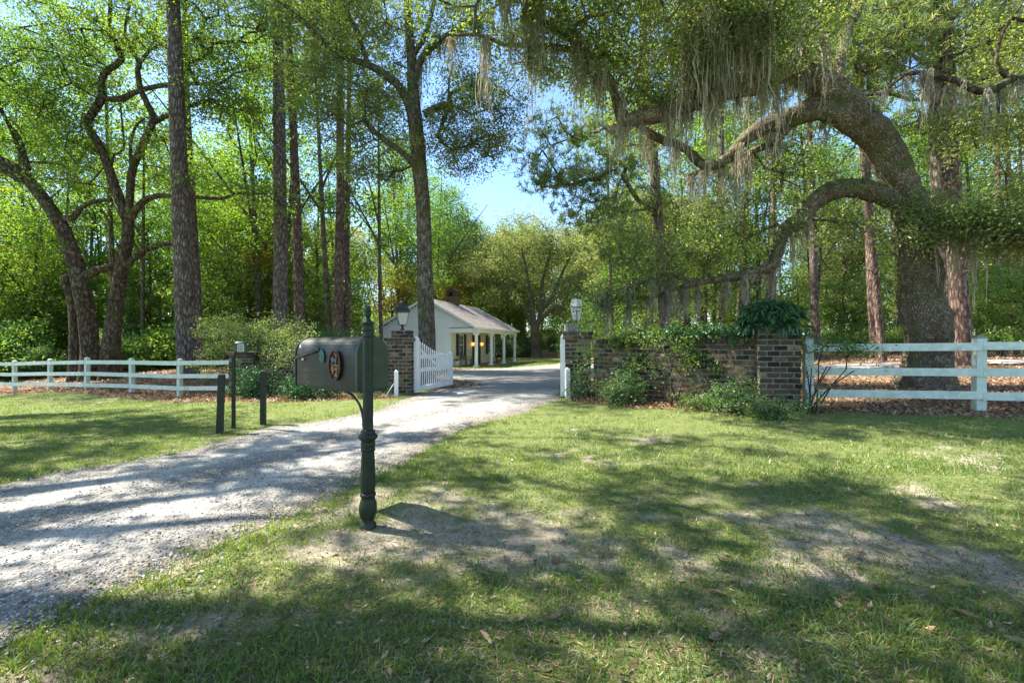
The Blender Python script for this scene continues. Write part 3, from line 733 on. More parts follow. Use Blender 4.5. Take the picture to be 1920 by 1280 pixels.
LPX, LPY = -2.93, 11.75        # left gate pier
RPX, RPY = 1.55, 10.75         # right gate pier
EPX, EPY = 4.72, 8.0           # big end pier on the right
pl, pl_top = pier('brick gate pier left of the drive, beside the open white picket gate', LPX, LPY, R(-4), .66, 15, cap=1, stub=2)
pr, pr_top = pier('brick gate pier right of the drive, at the left end of the long brick wall', RPX, RPY, R(-10), .60, 15, cap=2, stub=0)
pe, pe_top = pier('wide brick end pier crowned with a big dark green plant, beside the white rail fence', EPX, EPY, R(-6), .70, 16, cap=0, stub=0)
pw, pw_top = pier('brick end pier half hidden by bushes where the left fence ends', -7.75, 13.0, R(6), .68, 13, cap=1, stub=0)
wall('long low brick wall with ivy along its top, between the right gate pier and the end pier', (1.9, 10.62), (4.42, 8.22), 14, zb=.06)
wall('brick wall behind the mailbox, overgrown by pale green bushes', (-7.35, 13.2), (-3.25, 12.15), 12, coping=True)
# loose flat stone block on the right gate pier
a = Acc(); a.box(-.15, .16, -.13, .13, 0, .17); b_ = a.build('stone_block', M['mortar'], None, label='dark mossy stone block lying on top of the right gate pier', cat='stone block')
b_.location = (RPX - .11, RPY + .2, pr_top + .002); b_.rotation_euler = (0, 0, .2)

# ------------------------------------------------------------------ white rail fences
def fence(label, posts, rail_h, post_h, side=-1, extend=None, pw_=.115, rh=.13, cap=False):
    x0, y0 = posts[0]; root = thing('rail_fence', label, 'fence', (x0, y0, gz1(x0, y0)))
    base = Vector((x0, y0, gz1(x0, y0)))
    tops = []
    for k, (x, y) in enumerate(posts):
        z = gz1(x, y); f_ = k / (len(posts) - 1); z = .35 * z + .65 * ((1 - f_) * gz1(*posts[0]) + f_ * gz1(*posts[-1])); tops.append(Vector((x, y, z)) - base)
        a = Acc(); h = post_h + RND.uniform(-.015, .02)
        q = posts[min(k + 1, len(posts) - 1)]; p = posts[max(k - 1, 0)]
        rz = math.atan2(q[1] - p[1], q[0] - p[0]); w = pw_ / 2
        a.box(-w, w, -w, w, -.25, h); a.add([(-w, -w, h), (w, -w, h), (w, w, h), (-w, w, h), (0, 0, h + .035)], None, [(0, 1, 4), (1, 2, 4), (2, 3, 4), (3, 0, 4)])
        po = a.build('post', M['fence'], root, loc=tuple(tops[-1]), rot=(RND.uniform(-.012, .012), RND.uniform(-.012, .012), rz))
        if cap:
            c = Acc(); c.box(-w - .012, w + .012, -w - .012, w + .012, h + .001, h + .02); c.add([(-w, -w, h + .02), (w, -w, h + .02), (w, w, h + .02), (-w, w, h + .02), (0, 0, h + .06)], None, [(0, 1, 4), (1, 2, 4), (2, 3, 4), (3, 0, 4)])
            c.build('post_cap', M['greycap'], po)
    for k in range(len(posts) - 1):
        for h in rail_h:
            p = tops[k].copy(); q = tops[k + 1].copy(); d = (q - p).normalized(); sd = Vector((d.y, -d.x, 0)).normalized() * (pw_ / 2 + .019)
            p += Vector((0, 0, h + RND.uniform(-.008, .008))) + sd - d * .0; q += Vector((0, 0, h + RND.uniform(-.008, .008))) + sd
            if k == 0: p -= d * .06
            a = Acc(); a.bar(p + d * .003, q - d * .003, .034, rh); a.build('rail', M['fence'], root)
    return root
M['greycap'] = simple('grey_post_cap', (.2, .19, .18), .7)
def lerp_posts(p, q, n): return [(p[0] + (q[0] - p[0]) * i / n, p[1] + (q[1] - p[1]) * i / n) for i in range(n + 1)]
LF = [P(437, 700, 13.35), P(337, 700, 13.95), P(247.5, 700, 14.65), P(163, 700, 15.3), P(94, 700, 16.2), P(27.6, 700, 17.1), P(-45, 700, 18.2), P(-125, 700, 19.4)]
fence('low white three rail fence across the left lawn, ending at the overgrown brick pier', [(p[0], p[1]) for p in LF][::-1], (1.0, .61, .24), 1.12, rh=.125)
RF = [(5.50, 8.45), (8.03, 7.83), (10.45, 7.2), (12.9, 6.6)]
fence('white three rail fence on the right, in front of the big leaning oak', RF, (1.125, .69, .285), 1.27, rh=.135, pw_=.14, cap=True)

# ------------------------------------------------------------------ gate leaves, stop posts
def gate(label, x, y, rz, flip=1):
    root = thing('picket_gate', label, 'gate', (x, y, gz1(x, y) + .03), rz)
    Lg = 2.08; top = lambda t: 1.33 - .36 * math.sin(min(1, t * 1.15) * math.pi / 2) + .05 * max(0, t - .8) / .2
    def st(name, x0, x1, y0, y1, z0, z1):
        a = Acc(); a.box(x0, x1, y0, y1, z0, z1); return a.build(name, M['white'], root)
    hp = Acc(); hp.box(-.06, .06, -.055, .055, 0, 1.42); hp.add([(-.06, -.055, 1.42), (.06, -.055, 1.42), (.06, .055, 1.42), (-.06, .055, 1.42), (-.02, 0, 1.5)], None, [(0, 1, 4), (1, 2, 4), (2, 3, 4), (3, 0, 4)])
    hp.build('hinge_stile', M['white'], root)
    st('end_stile', Lg - .05, Lg + .04, -.045, .045, .03, 1.0)
    for z0, z1 in ((.03, .15), (.53, .63), (.88, .98)): st('rail', .062, Lg - .052, -.03, .03, z0, z1)
    n = 17
    for i in range(n):
        xx = .12 + i * (Lg - .24) / (n - 1); t = i / (n - 1); h = top(t)
        a = Acc(); w = .019; y0 = -.052; y1 = -.033
        a.box(xx - w, xx + w, y0, y1, .06, h); a.add([(xx - w, y0, h), (xx + w, y0, h), (xx + w, y1, h), (xx - w, y1, h), (xx, (y0 + y1) / 2, h + .03)], None, [(0, 1, 4), (1, 2, 4), (2, 3, 4), (3, 0, 4)])
        a.build('picket', M['white'], root)
    a = Acc(); a.bar((.06, .045, 1.22), (1.35, .045, .62), .03, .06); a.build('brace', M['white'], root)
    return root
gA = P(781, 700, 12.0); gB = P(845, 700, 13.95)
gate('open white picket gate with a dipping top, hinged to the left brick gate pier', gA[0], gA[1], math.atan2(gB[1] - gA[1], gB[0] - gA[0]))
gC = P(1055.5, 700, 10.9)
gate('open white picket gate seen edge on against the right brick gate pier', gC[0] - .0, gC[1] + .05, R(84.0))
def stop_post(label, px, py, d, h):
    x, y = G(px, py); a = Acc(); w = .05; 
    a.box(-w, w, -w, w, -.2, h); a.add([(-w, -w, h), (w, -w, h), (w, w, h), (-w, w, h), (-w * .2, 0, h + .06)], None, [(0, 1, 4), (1, 2, 4), (2, 3, 4), (3, 0, 4)])
    root = thing('gate_stop_post', label, 'post', (x, y, gz1(x, y)), R(12)); a.build('post', M['white'], root); return root
sp = stop_post('short white post with a leaning strut in front of the left brick gate pier', 743, 742, 0, .62)
a = Acc(); a.bar((-.06, -.05, .32), (-.26, -.1, .0), .02, .02); a.build('strut', M['white'], sp)
stop_post('short white post in front of the right brick gate pier', 1064, 747, 0, .68)

# ------------------------------------------------------------------ lanterns
def lantern(label, x, y, z, s, rz, tall=False):
    root = thing('gate_lantern', label, 'lantern', (x, y, z), rz, scale=(s * .8, s * .8, s * 1.08) if tall else s)
    a = Acc(); a.lathe([(.0, 0), (.07, 0), (.07, .02), (.035, .04), (.03, .1), (.05, .12), (.05, .15), (.0, .15)], 12); a.build('base', M['lampmetal'], root, smooth=True)
    w0, w1, z0, z1 = .095, .165, .15, .50
    cn_ = [(-1, -1), (1, -1), (1, 1), (-1, 1)]
    if tall: s_ = Acc(); s_.lathe([(.03, -.16), (.03, 0)], 10); s_.build('stem', M['lampmetal'], root)
    f = Acc()
    for i, j in cn_: f.bar((i * w0, j * w0, z0), (i * w1, j * w1, z1), .014, .014)
    for k in range(4):
        p, q = cn_[k], cn_[(k + 1) % 4]
        f.bar((p[0] * w0, p[1] * w0, z0), (q[0] * w0, q[1] * w0, z0), .018, .018); f.bar((p[0] * w1, p[1] * w1, z1), (q[0] * w1, q[1] * w1, z1), .02, .02)
    f.build('frame', M['lampmetal'], root)
    for k in range(4):
        p, q = cn_[k], cn_[(k + 1) % 4]; e = .94
        g = Acc(); g.add([(p[0] * w0 * e, p[1] * w0 * e, z0), (q[0] * w0 * e, q[1] * w0 * e, z0), (q[0] * w1 * e, q[1] * w1 * e, z1), (p[0] * w1 * e, p[1] * w1 * e, z1)], [(0, 1, 2, 3)])
        g.build('glass_pane', M['lampglass'], root)
    c = Acc()
    for i, j in ((-.03, 0), (.03, 0), (0, .03)): c.lathe([(.012, .17), (.012, .40), (.008, .43), (0, .44)], 8, (i, j, 0))
    c.build('candle_tubes', M['iron'], root)
    zr = z1 + .012
    if tall:
        g = Acc(); q0, q1 = .155, .12
        V = [(i * q0, j * q0, zr) for i, j in cn_] + [(i * q1, j * q1, zr + .2) for i, j in cn_]
        g.add(V, [(0, 1, 5, 4), (1, 2, 6, 5), (2, 3, 7, 6), (3, 0, 4, 7)]); g.build('upper_glass', M['lampglass'], root); zr += .2
        r = Acc(); r.add([(i * .135, j * .135, zr + .002) for i, j in cn_] + [(i * .1, j * .1, zr + .03) for i, j in cn_], [(0, 1, 5, 4), (1, 2, 6, 5), (2, 3, 7, 6), (3, 0, 4, 7), (4, 5, 6, 7), (3, 2, 1, 0)])
        r.lathe([(.05, zr + .03), (.04, zr + .08), (.07, zr + .1), (.07, zr + .12), (.02, zr + .14), (0, zr + .16)], 10); r.build('roof', M['lampmetal'], root)
    else:
        r = Acc(); prof = [(.20, 0), (.20, .02), (.165, .09), (.1, .19), (.065, .215)]
        V = [(i * w, j * w, zr + z) for w, z in prof for i, j in cn_]
        Q = [(4 * l + k, 4 * l + (k + 1) % 4, 4 * l + 4 + (k + 1) % 4, 4 * l + 4 + k) for l in range(len(prof) - 1) for k in range(4)] + [(3, 2, 1, 0), (16, 17, 18, 19)]
        r.add(V, Q); r.build('roof', M['lampmetal'], root)
        t_ = Acc(); t_.lathe([(.06, zr + .216), (.045, zr + .25), (.075, zr + .26), (.055, zr + .29), (.03, zr + .3), (.035, zr + .32), (0, zr + .34)], 12); t_.build('finial', M['lampmetal'], root, smooth=True)
    return root
cr0 = math.cos(R(-4)); 
lantern('dark roofed lantern on the left brick gate pier', LPX + .02, LPY + .33, pl_top, .94, R(20))
lantern('tall white glass lantern above the right brick gate pier, partly in leaves', RPX + .02, RPY + .34, pr_top + .12, .86, R(38), True)

# ------------------------------------------------------------------ mailbox
MBX, MBY = -1.095, 3.46
mb = thing('mailbox', 'dark green metal mailbox on a cast post, with an oval bronze plaque reading 92', 'mailbox', (MBX, MBY, gz1(MBX, MBY)), 0)
a = Acc(); a.lathe([(0, -.05), (.062, -.05), (.066, 0), (.06, .03), (.045, .05), (.04, .06), (.052, .075), (.063, .10), (.069, .14), (.066, .18), (.054, .215), (.05, .235), (.056, .24), (.062, .25), (.056, .262), (.05, .268)], 24, flute=.05)
a.build('bulb_base', M['darkgreen'], mb, smooth=True)
a = Acc(); a.lathe([(.05, .266), (.053, .28), (.056, .32), (.052, .50), (.048, .565), (.046, .58)], 24, flute=.11); a.build('fluted_shaft', M['darkgreen'], mb)
a = Acc(); a.lathe([(.046, .578), (.055, .585), (.052, .60), (.05, .625), (.056, .635), (.05, .645), (.052, .66), (.070, .68), (.073, .695), (.063, .705), (.06, .712), (.052, .716), (.054, .73), (.046, .74), (.0385, .745)], 24); a.build('collar', M['darkgreen'], mb, smooth=True)
a = Acc(); a.lathe([(.0385, .743), (.0385, 1.445)], 24); a.build('pole', M['darkgreen'], mb, smooth=True)
a = Acc(); a.lathe([(.039, 1.443), (.044, 1.448), (.044, 1.460), (.041, 1.463), (.041, 1.497), (.044, 1.501), (.041, 1.507), (.041, 1.543), (.049, 1.549), (.049, 1.557), (.036, 1.563), (.022, 1.577), (.015, 1.590)], 24); a.build('pole_cap', M['darkgreen'], mb, smooth=True)
a = Acc(); a.lathe([(.012, 1.588), (.020, 1.605), (.024, 1.625), (.022, 1.642), (.025, 1.645), (.022, 1.657), (.015, 1.675), (.004, 1.687), (0, 1.693)], 20); a.build('acorn_finial', M['darkgreen'], mb, smooth=True)
# box: rounded-top tunnel, its door end behind the pole, running away to the left
Pn = Vector((*P(668, 731, 3.52)[:2], 0)); Pf = Vector((*P(554, 722, 4.02)[:2], 0))
dv = (Pf - Pn); LB = dv.length; dv.normalize(); nv = Vector((dv.y, -dv.x, 0))
if nv.y < 0: nv = -nv                    # away from the camera
bz = 1.4 - (731 - 645) * 3.52 / FPX; BWd, BHt = .29, .415
fr = Matrix(((nv.x, 0, dv.x, Pn.x - MBX), (nv.y, 0, dv.y, Pn.y - MBY), (0, 1, 0, bz - gz1(MBX, MBY)), (0, 0, 0, 1)))
prof = [(0, 0), (BWd, 0)] + [(BWd / 2 + BWd / 2 * math.cos(t), BHt - BWd / 2 + BWd / 2 * math.sin(t)) for t in np.linspace(0, math.pi, 17)]
a = Acc(); a.prism(prof, fr, LB); bx_ = a.build('box_body', M['boxmetal'], mb)
def rim(off, w, t, z, mat, name):
    c = (BWd / 2, BHt / 2); pr_ = [(c[0] + (x - c[0]) * (1 + off), c[1] + (y - c[1]) * (1 + off * .7)) for x, y in prof]
    a = Acc(); a.prism(pr_, fr @ Matrix.Translation((0, 0, z)), t); return a.build(name, mat, bx_)
rim(.035, 0, .022, -.018, M['boxface'], 'door_panel')
rim(.045, 0, .014, LB - .012, M['boxmetal'], 'back_rim')
for k in range(6):
    a = Acc(); c = fr @ Vector((-.001, .028, .06 + k * (LB - .12) / 5)); a.lathe([(0, -.005), (.005, -.003), (.005, .003), (0, .005)], 8, tuple(c)); a.build('rivet', M['mortar'], bx_, smooth=True)
a = Acc(); a.prism([(0.02, -.022), (BWd - .02, -.022), (BWd - .02, -.003), (0.02, -.003)], fr @ Matrix.Translation((0, 0, -.03)), LB * .8); a.build('mounting_plate', M['darkgreen'], mb)
# latch strap and pull on the door
a = Acc(); a.prism([(.06, BHt - .13), (.075, BHt - .13), (.075, BHt + .012), (.06, BHt + .012)], fr @ Matrix.Translation((0, 0, -.034)), .014); a.build('latch', M['iron'], mb)
# side fittings, on the near side (local x = 0 faces the camera)
SM = fr @ Matrix(((0, 0, -1, -.002), (0, 1, 0, 0), (1, 0, 0, 0), (0, 0, 0, 1)))     # x' along box from the door, y' up, z' out of the side
def side(poly, t, mat, name, z=0, parent=mb):
    a = Acc(); a.prism(poly, SM @ Matrix.Translation((0, 0, z)), t); return a.build(name, mat, parent)
def ell(cx, cy, rx, ry, n=36): return [(cx + rx * math.cos(t), cy + ry * math.sin(t)) for t in np.linspace(0, 2 * math.pi, n, endpoint=False)]
PX_ = LB * .30; PY_ = .185; prx, pry = .083, .122
plq = side(ell(PX_, PY_, prx, pry), .010, M['bronze'], 'plaque')
def ring_(rx, ry, w, z0, t, mat, name, par):
    n = 36; o_ = ell(PX_, PY_, rx, ry, n); i_ = ell(PX_, PY_, rx - w, ry - w, n); a = Acc(); MM = SM @ Matrix.Translation((0, 0, z0))
    V = [tuple(MM @ Vector((x, y, z))) for z in (0, t) for ps in (o_, i_) for x, y in ps]
    Q = []
    for k in range(n):
        m_ = (k + 1) % n
        Q += [(k, m_, 2 * n + m_, 2 * n + k), (n + k, 3 * n + k, 3 * n + m_, n + m_), (2 * n + k, 2 * n + m_, 3 * n + m_, 3 * n + k)]
    a.add(V, Q); return a.build(name, mat, par, smooth=False)
ring_(prx, pry, .010, .010, .010, M['bronze'], 'plaque_rim', plq); ring_(prx - .018, pry - .02, .004, .010, .006, M['bronze'], 'plaque_bead', plq)
def text(body, size, mat, name, par, cx, cy, t, z, sx=1):
    cu = bpy.data.curves.new(name, 'FONT'); cu.body = body; cu.size = size; cu.align_x = 'CENTER'; cu.align_y = 'CENTER'; cu.extrude = t; cu.bevel_depth = .0012; cu.offset = .0012
    tmp = bpy.data.objects.new('tmp', cu); COL.objects.link(tmp); dg = bpy.context.evaluated_depsgraph_get(); dg.update()
    me = bpy.data.meshes.new_from_object(tmp.evaluated_get(dg)); bpy.data.objects.remove(tmp); me.materials.clear(); me.materials.append(mat)
    # the side is read from outside: x' runs from the door to the back, i.e. right to left for the reader
    me.transform(SM @ Matrix.Translation((cx, cy, z)) @ Matrix.Diagonal((-sx, 1, 1, 1))); me.flip_normals()
    return link(name, me, par)
text('9', .085, M['bronzehi'], 'numeral', plq, PX_ + .026, PY_ - .048, .003, .013, .95)
text('2', .085, M['bronzehi'], 'numeral', plq, PX_ - .022, PY_ - .060, .003, .013, .95)
side([(PX_ - .05, PY_ + .0), (PX_ + .045, PY_ + .0), (PX_ + .045, PY_ + .006), (PX_ - .05, PY_ + .006)], .005, M['bronzehi'], 'ledge', .010, plq)
# little standing dog in relief
dog = [(.042, .006), (.030, .006), (.028, .030), (.008, .028), (-.012, .027), (-.018, .006), (-.032, .006), (-.034, .030), (-.036, .046), (-.040, .060), (-.046, .072), (-.040, .070), (-.030, .056), (.004, .056), (.012, .062), (.018, .078), (.024, .066), (.036, .064), (.050, .050), (.048, .042), (.038, .040)]
side([(PX_ + x * .92, PY_ + y) for x, y in dog], .009, M['steel'], 'dog_relief', .010, plq)
# raised flag arm with its pointed teal blade, lying against the side
fl0 = Vector((LB * .97, .235, 0)); fl1 = Vector((LB * .55, .315, 0))
a = Acc(); a.bar(SM @ Vector((fl0.x, fl0.y, .012)), SM @ Vector((fl1.x, fl1.y, .012)), .012, .024); fa = a.build('flag_arm', M['boxmetal'], mb)
side([(LB * .56, .322), (LB * .50, .30), (LB * .475, .255), (LB * .485, .205), (LB * .53, .20), (LB * .56, .215)], .004, M['verdigris'], 'flag_blade', .004, fa)
a = Acc(); a.bar(SM @ Vector((LB * .84, .215, .008)), SM @ Vector((LB * .84, .235, .008)), .02, .02); a.build('flag_pivot', M['keypad'], fa)
side(ell(LB * .90, .335, .011, .016, 12), .003, M['white'], 'round_sticker', .001, mb)
for yy, x0, x1 in ((.175, .42, .8), (.125, .4, .92)):
    side([(LB * x0, yy), (LB * x1, yy), (LB * x1, yy + .004), (LB * x0, yy + .004)], .002, M['boxmetal'], 'pressed_rib', .001, mb)
# curved bracket from under the box to the pole, and the wire round the pole
c0 = Vector((-.035, 0, .76)); pts = []
e = (fr @ Vector((BWd * .35, -.022, LB * .42)))
for t in np.linspace(0, 1, 14):
    p = c0.lerp(e, t); b = math.sin(t * math.pi / 2); pts.append((c0.x + (e.x - c0.x) * (t ** 2.2), c0.y + (e.y - c0.y) * (t ** 2.0), c0.z + (e.z - c0.z) * (1 - (1 - t) ** 1.7)))
a = Acc(); a.tube(pts, .010, 8); a.build('bracket', M['darkgreen'], mb, smooth=True)
a = Acc(); zc = bz - gz1(MBX, MBY) - .012; a.tube([(.043 * math.cos(t), .043 * math.sin(t), zc) for t in np.linspace(0, 2 * math.pi, 16)], .004, 6); a.bar((-.04, -.02, zc), tuple((fr @ Vector((.02, -.01, .02)))), .012, .012); a.build('clamp_wire', M['iron'], mb)

# ------------------------------------------------------------------ posts and keypad by the drive
def bollard(label, px, py, h, lean):
    x, y = G(px, py); root = thing('driveway_post', label, 'post', (x, y, gz1(x, y)), .1)
    root.rotation_euler = (0, lean, .3); a = Acc(); w = .043
    a.add([(i * (w - c), j * (w - c), z) for z, c in ((-.2, 0), (h - .012, 0), (h, .01)) for i, j in ((-1, -1), (1, -1), (1, 1), (-1, 1))],
          [(4 * l + k, 4 * l + (k + 1) % 4, 4 * l + 4 + (k + 1) % 4, 4 * l + 4 + k) for l in range(2) for k in range(4)] + [(8, 9, 10, 11)])
    a.build('post', M['darkgreen'], root)
bollard('dark green square post left of the keypad stand, leaning slightly', 412, 811, .93, .03)
bollard('dark green square post right of the keypad stand', 493.5, 796, .93, 0)
x, y = G(438, 802); ks = thing('keypad_stand', 'slim dark green stand carrying a small gate keypad, between two green posts', 'keypad', (x, y, gz1(x, y)), 0)
a = Acc(); a.bar((0, 0, -.2), (0, 0, 1.22), .045, .045); a.bar((0, 0, 1.21), (.09, -.05, 1.34), .045, .04); a.bar((.09, -.05, 1.33), (.16, -.06, 1.36), .04, .04); a.build('stand', M['darkgreen'], ks)
a = Acc(); a.box(.10, .25, -.10, -.03, 1.27, 1.42); a.add([(.09, -.13, 1.42), (.26, -.13, 1.42), (.26, -.02, 1.42), (.09, -.02, 1.42), (.11, -.10, 1.45), (.24, -.10, 1.45), (.24, -.03, 1.45), (.11, -.03, 1.45)], [(3, 2, 1, 0), (0, 1, 5, 4), (1, 2, 6, 5), (2, 3, 7, 6), (3, 0, 4, 7), (4, 5, 6, 7)])
hb = a.build('keypad_housing', M['verdigris'], ks)
a = Acc(); a.box(.125, .235, -.106, -.101, 1.28, 1.405); a.build('key_plate', M['keypad'], hb)
a = Acc()
for i in range(3):
    for j in range(4): a.box(.138 + i * .03, .157 + i * .03, -.110, -.107, 1.292 + j * .026, 1.310 + j * .026)
a.build('keys', M['mortar'], hb)

# ------------------------------------------------------------------ gatehouse
HX, HY_ = -2.46, 31.3; HZ = -.2
hs = thing('gatehouse', 'small white clapboard gatehouse with a columned porch and brick chimney', 'house', (HX, HY_, HZ), math.atan2(.955, .295))
HLn, HW, EV, PK = 9.6, 7.6, 2.77, 4.85
zroof = lambda y: PK - (PK - EV) * abs(y - HW / 2) / (HW / 2)
a = Acc()     # gable siding: lapped boards, clipped to the roof line
def siding(acc, along, z, y0, y1, face):
    pass
z = 0.1; pit = .15
while z < PK - .05:
    zt = z + pit * .5
    if zt < EV: y0, y1 = (2.0, HW - .12) if zt < 2.74 else (.12, HW - .12)
    else:
        f = (PK - zt) / (PK - EV) * HW / 2 - .05; y0, y1 = HW / 2 - f, HW / 2 + f
    if zt > 2.74 and zt < EV: y0 = .12
    if y1 - y0 > .1: a.add([(-.065, y0, z), (-.065, y1, z), (-.005, y1, z + pit), (-.005, y0, z + pit), (.02, y0, z), (.02, y1, z)], [(1, 0, 3, 2), (0, 1, 5, 4)])
    z += pit
sd_ = a.build('gable_siding', M['siding'], hs, kind='stuff')
a = Acc()
z = .1
while z < 2.74:   # porch wall boards (faces -y at y = 2)
    a.add([(.0, 1.985, z), (9.55, 1.985, z), (9.55, 1.998, z + pit * 1.3), (0, 1.998, z + pit * 1.3)], [(0, 1, 2, 3)]); z += pit * 1.3
a.build('porch_siding', M['cream'], hs, kind='stuff')
a = Acc(); a.box(.02, HLn, 2.0, HW - .12, -.2, 2.72)
a.add([(.021, .12, EV - .03), (.021, HW - .12, EV - .03), (.021, HW / 2, PK - .05), (HLn, .12, EV - .03), (HLn, HW - .12, EV - .03), (HLn, HW / 2, PK - .05)], None, [(0, 2, 1), (3, 4, 5)])
a.build('wall', M['siding'], hs)
a = Acc()     # corner boards and gable rakes, porch entablature
a.box(-.035, .06, 1.93, 2.06, 0, 2.4); a.build('corner_board', M['white'], hs); a = Acc(); a.box(-.035, .06, HW - .18, HW - .06, 0, 2.72)
a.build('corner_board', M['white'], hs)
a = Acc(); a.box(-.12, 9.3, -.13, .13, 2.40, 2.74); a.build('porch_beam', M['cream'], hs)
a = Acc(); a.box(-.12, .10, .132, 2.06, 2.40, 2.66); a.box(-.17, .11, .132, 2.10, 2.662, 2.70); a.build('porch_side_beam', M['white'], hs)
a = Acc(); a.box(-.10, 9.4, .13, 1.99, 2.66, 2.69); a.build('porch_ceiling', M['cream'], hs)
# roof: two slopes with shingle courses
def slope(sgn, name):
    a = Acc(); n = 26
    for k in range(n):
        t0, t1 = k / n, (k + 1) / n
        ya = (-.22 if sgn < 0 else HW + .22); yb = HW / 2; zb_ = EV - .02
        y0 = ya + (yb - ya) * t0; y1 = ya + (yb - ya) * t1; z0 = zb_ + (PK + .06 - zb_) * t0; z1 = zb_ + (PK + .06 - zb_) * t1
        j = 0
        a.add([(-.3, y0, z0 + .012), (HLn + .3, y0, z0 + .012), (HLn + .3, y1, z1), (-.3, y1, z1), (-.3, y0, z0 - .006), (HLn + .3, y0, z0 - .006)], [(0, 1, 2, 3), (4, 5, 1, 0)])
    return a
rf = slope(-1, 'r').build('roof', M['roof'], hs)
slope(1, 'r').build('roof', M['roof'], hs)
a = Acc()
for sg in (-1, 1):
    for xx in (-.32, HLn + .28):
        ya = -.22 if sg < 0 else HW + .22
        a = Acc(); p = Vector((xx, ya, EV - .09)); q = Vector((xx, HW / 2, PK - .01)); a.bar(p, q, .05, .16); a.build('rake_board', M['white'], hs)
a = Acc(); a.box(-.3, HLn + .3, -.24, -.2, EV - .14, EV + .0); a.build('eave_board', M['white'], hs)
# porch columns
for xx in (0, 3.03, 6.07, 9.1):
    a = Acc(); a.box(-.17, .17, -.17, .17, .02, .12); a.lathe([(.14, .12), (.135, .16), (.125, .2), (.115, 2.2), (.13, 2.24)], 14); a.box(-.155, .155, -.155, .155, 2.24, 2.395)
    a.build('column', M['white'], hs, loc=(xx, 0, 0), smooth=False)
a = Acc(); a.box(-.25, 9.6, -.3, 1.98, -.3, .03); a.build('porch_floor', M['porch'], hs)
def window(cx, w, z0, z1, shut):
    f = Acc(); f.box(cx - w / 2, cx + w / 2, 1.95, 1.982, z0, z0 + .06); f.box(cx - w / 2, cx + w / 2, 1.95, 1.982, z1 - .06, z1); f.box(cx - w / 2, cx - w / 2 + .06, 1.95, 1.982, z0 + .06, z1 - .06); f.box(cx + w / 2 - .06, cx + w / 2, 1.95, 1.982, z0 + .06, z1 - .06)
    zm = (z0 + z1) / 2; f.box(cx - w / 2 + .06, cx + w / 2 - .06, 1.955, 1.975, zm - .025, zm + .025)
    fo = f.build('window', M['white'], hs)
    for i in range(3):
        for j in range(4):
            x0 = cx - w / 2 + .07 + i * (w - .14) / 3; x1 = x0 + (w - .14) / 3 - .02; q0 = z0 + .07 + j * (z1 - z0 - .14) / 4; q1 = q0 + (z1 - z0 - .14) / 4 - .025
            g = Acc(); g.add([(x0, 1.972, q0), (x1, 1.972, q0), (x1, 1.972, q1), (x0, 1.972, q1)], [(0, 1, 2, 3)]); g.build('pane', M['glass'], fo)
    m = Acc()
    for i in (1, 2): xx = cx - w / 2 + .06 + i * (w - .12) / 3; m.box(xx - .012, xx + .012, 1.96, 1.974, z0 + .06, z1 - .06)
    m.build('muntin', M['white'], fo)
    for x0, x1 in ((cx - w / 2 - shut - .02, cx - w / 2 - .02), (cx + w / 2 + .02, cx + w / 2 + .02 + shut)):
        s_ = Acc(); s_.box(x0, x1, 1.935, 1.97, z0 - .03, z1 + .03); so_ = s_.build('shutter', M['shutter'], hs)
        l = Acc(); k = z0 + .05
        while k < z1 - .05: l.box(x0 + .04, x1 - .04, 1.925, 1.934, k, k + .03); k += .055
        l.build('louvre', M['shutter'], so_)
window(1.95, .92, .78, 2.32, .42); window(8.05, .92, .78, 2.32, .42)
for x0, x1 in ((4.15, 4.72), (5.28, 5.85)):
    a = Acc(); a.box(x0, x1, 1.935, 1.975, .04, 2.32); a.build('door_shutter', M['shutter'], hs)
a = Acc(); a.box(4.74, 5.26, 1.95, 1.975, .04, 2.3); dr = a.build('door', M['shutter'], hs)
for x in (4.02, 5.98):
    sc_ = thing('porch_light', 'amber porch light glowing on the cream wall ' + ('left' if x < 5 else 'right') + ' of the dark door', 'lamp', (0, 0, 0)); sc_.parent = None
    w_ = hs.matrix_basis @ Vector((x, 1.86, 1.62)); sc_.location = w_; sc_['group'] = 'porch lights beside the door'
    a = Acc(); a.lathe([(0, -.16), (.07, -.13), (.115, -.05), (.12, .03), (.09, .1), (0, .12)], 10); a.build('lamp_glass', M['amber'], sc_, smooth=True)
    a = Acc(); a.lathe([(0, .12), (.08, .122), (.05, .17), (0, .2)], 10); a.bar((0, 0, .15), (-.08, .03, .17), .03, .03); a.build('lamp_cap', M['iron'], sc_)
# chimney with arched brick cowl
chx = 4.45; ch = Acc(); cy = HW / 2
ch.box(chx - .42, chx + .42, cy - .4, cy + .4, PK - .5, PK + .55)
for k in range(7): ch.box(chx - .425, chx + .425, cy - .405, cy + .405, PK - .4 + k * .13, PK - .4 + k * .13 + .1)
co = ch.build('chimney', M['brick'], hs)
ar = Acc(); n = 12; ro, ri = .42, .2
V = []
for dx_ in (-.38, .38):
    for r_ in (ro, ri):
        for t in np.linspace(0, math.pi, n): V.append((chx + dx_, cy + r_ * math.cos(t), PK + .56 + .18 + r_ * 1.1 * math.sin(t)))
Q = []
for k in range(n - 1):
    o0, i0, o1, i1 = k, n + k, 2 * n + k, 3 * n + k
    Q += [(o0, o0 + 1, o1 + 1, o1), (i0 + 1, i0, i1, i1 + 1), (o0 + 1, o0, i0, i0 + 1), (o1, o1 + 1, i1 + 1, i1)]
ar.add(V, Q)
for s_ in (-1, 1): ar.box(chx - .38, chx + .38, cy + s_ * .31 - .11, cy + s_ * .31 + .11, PK + .551, PK + .74)
ar.build('chimney_arch', M['brick'], hs)
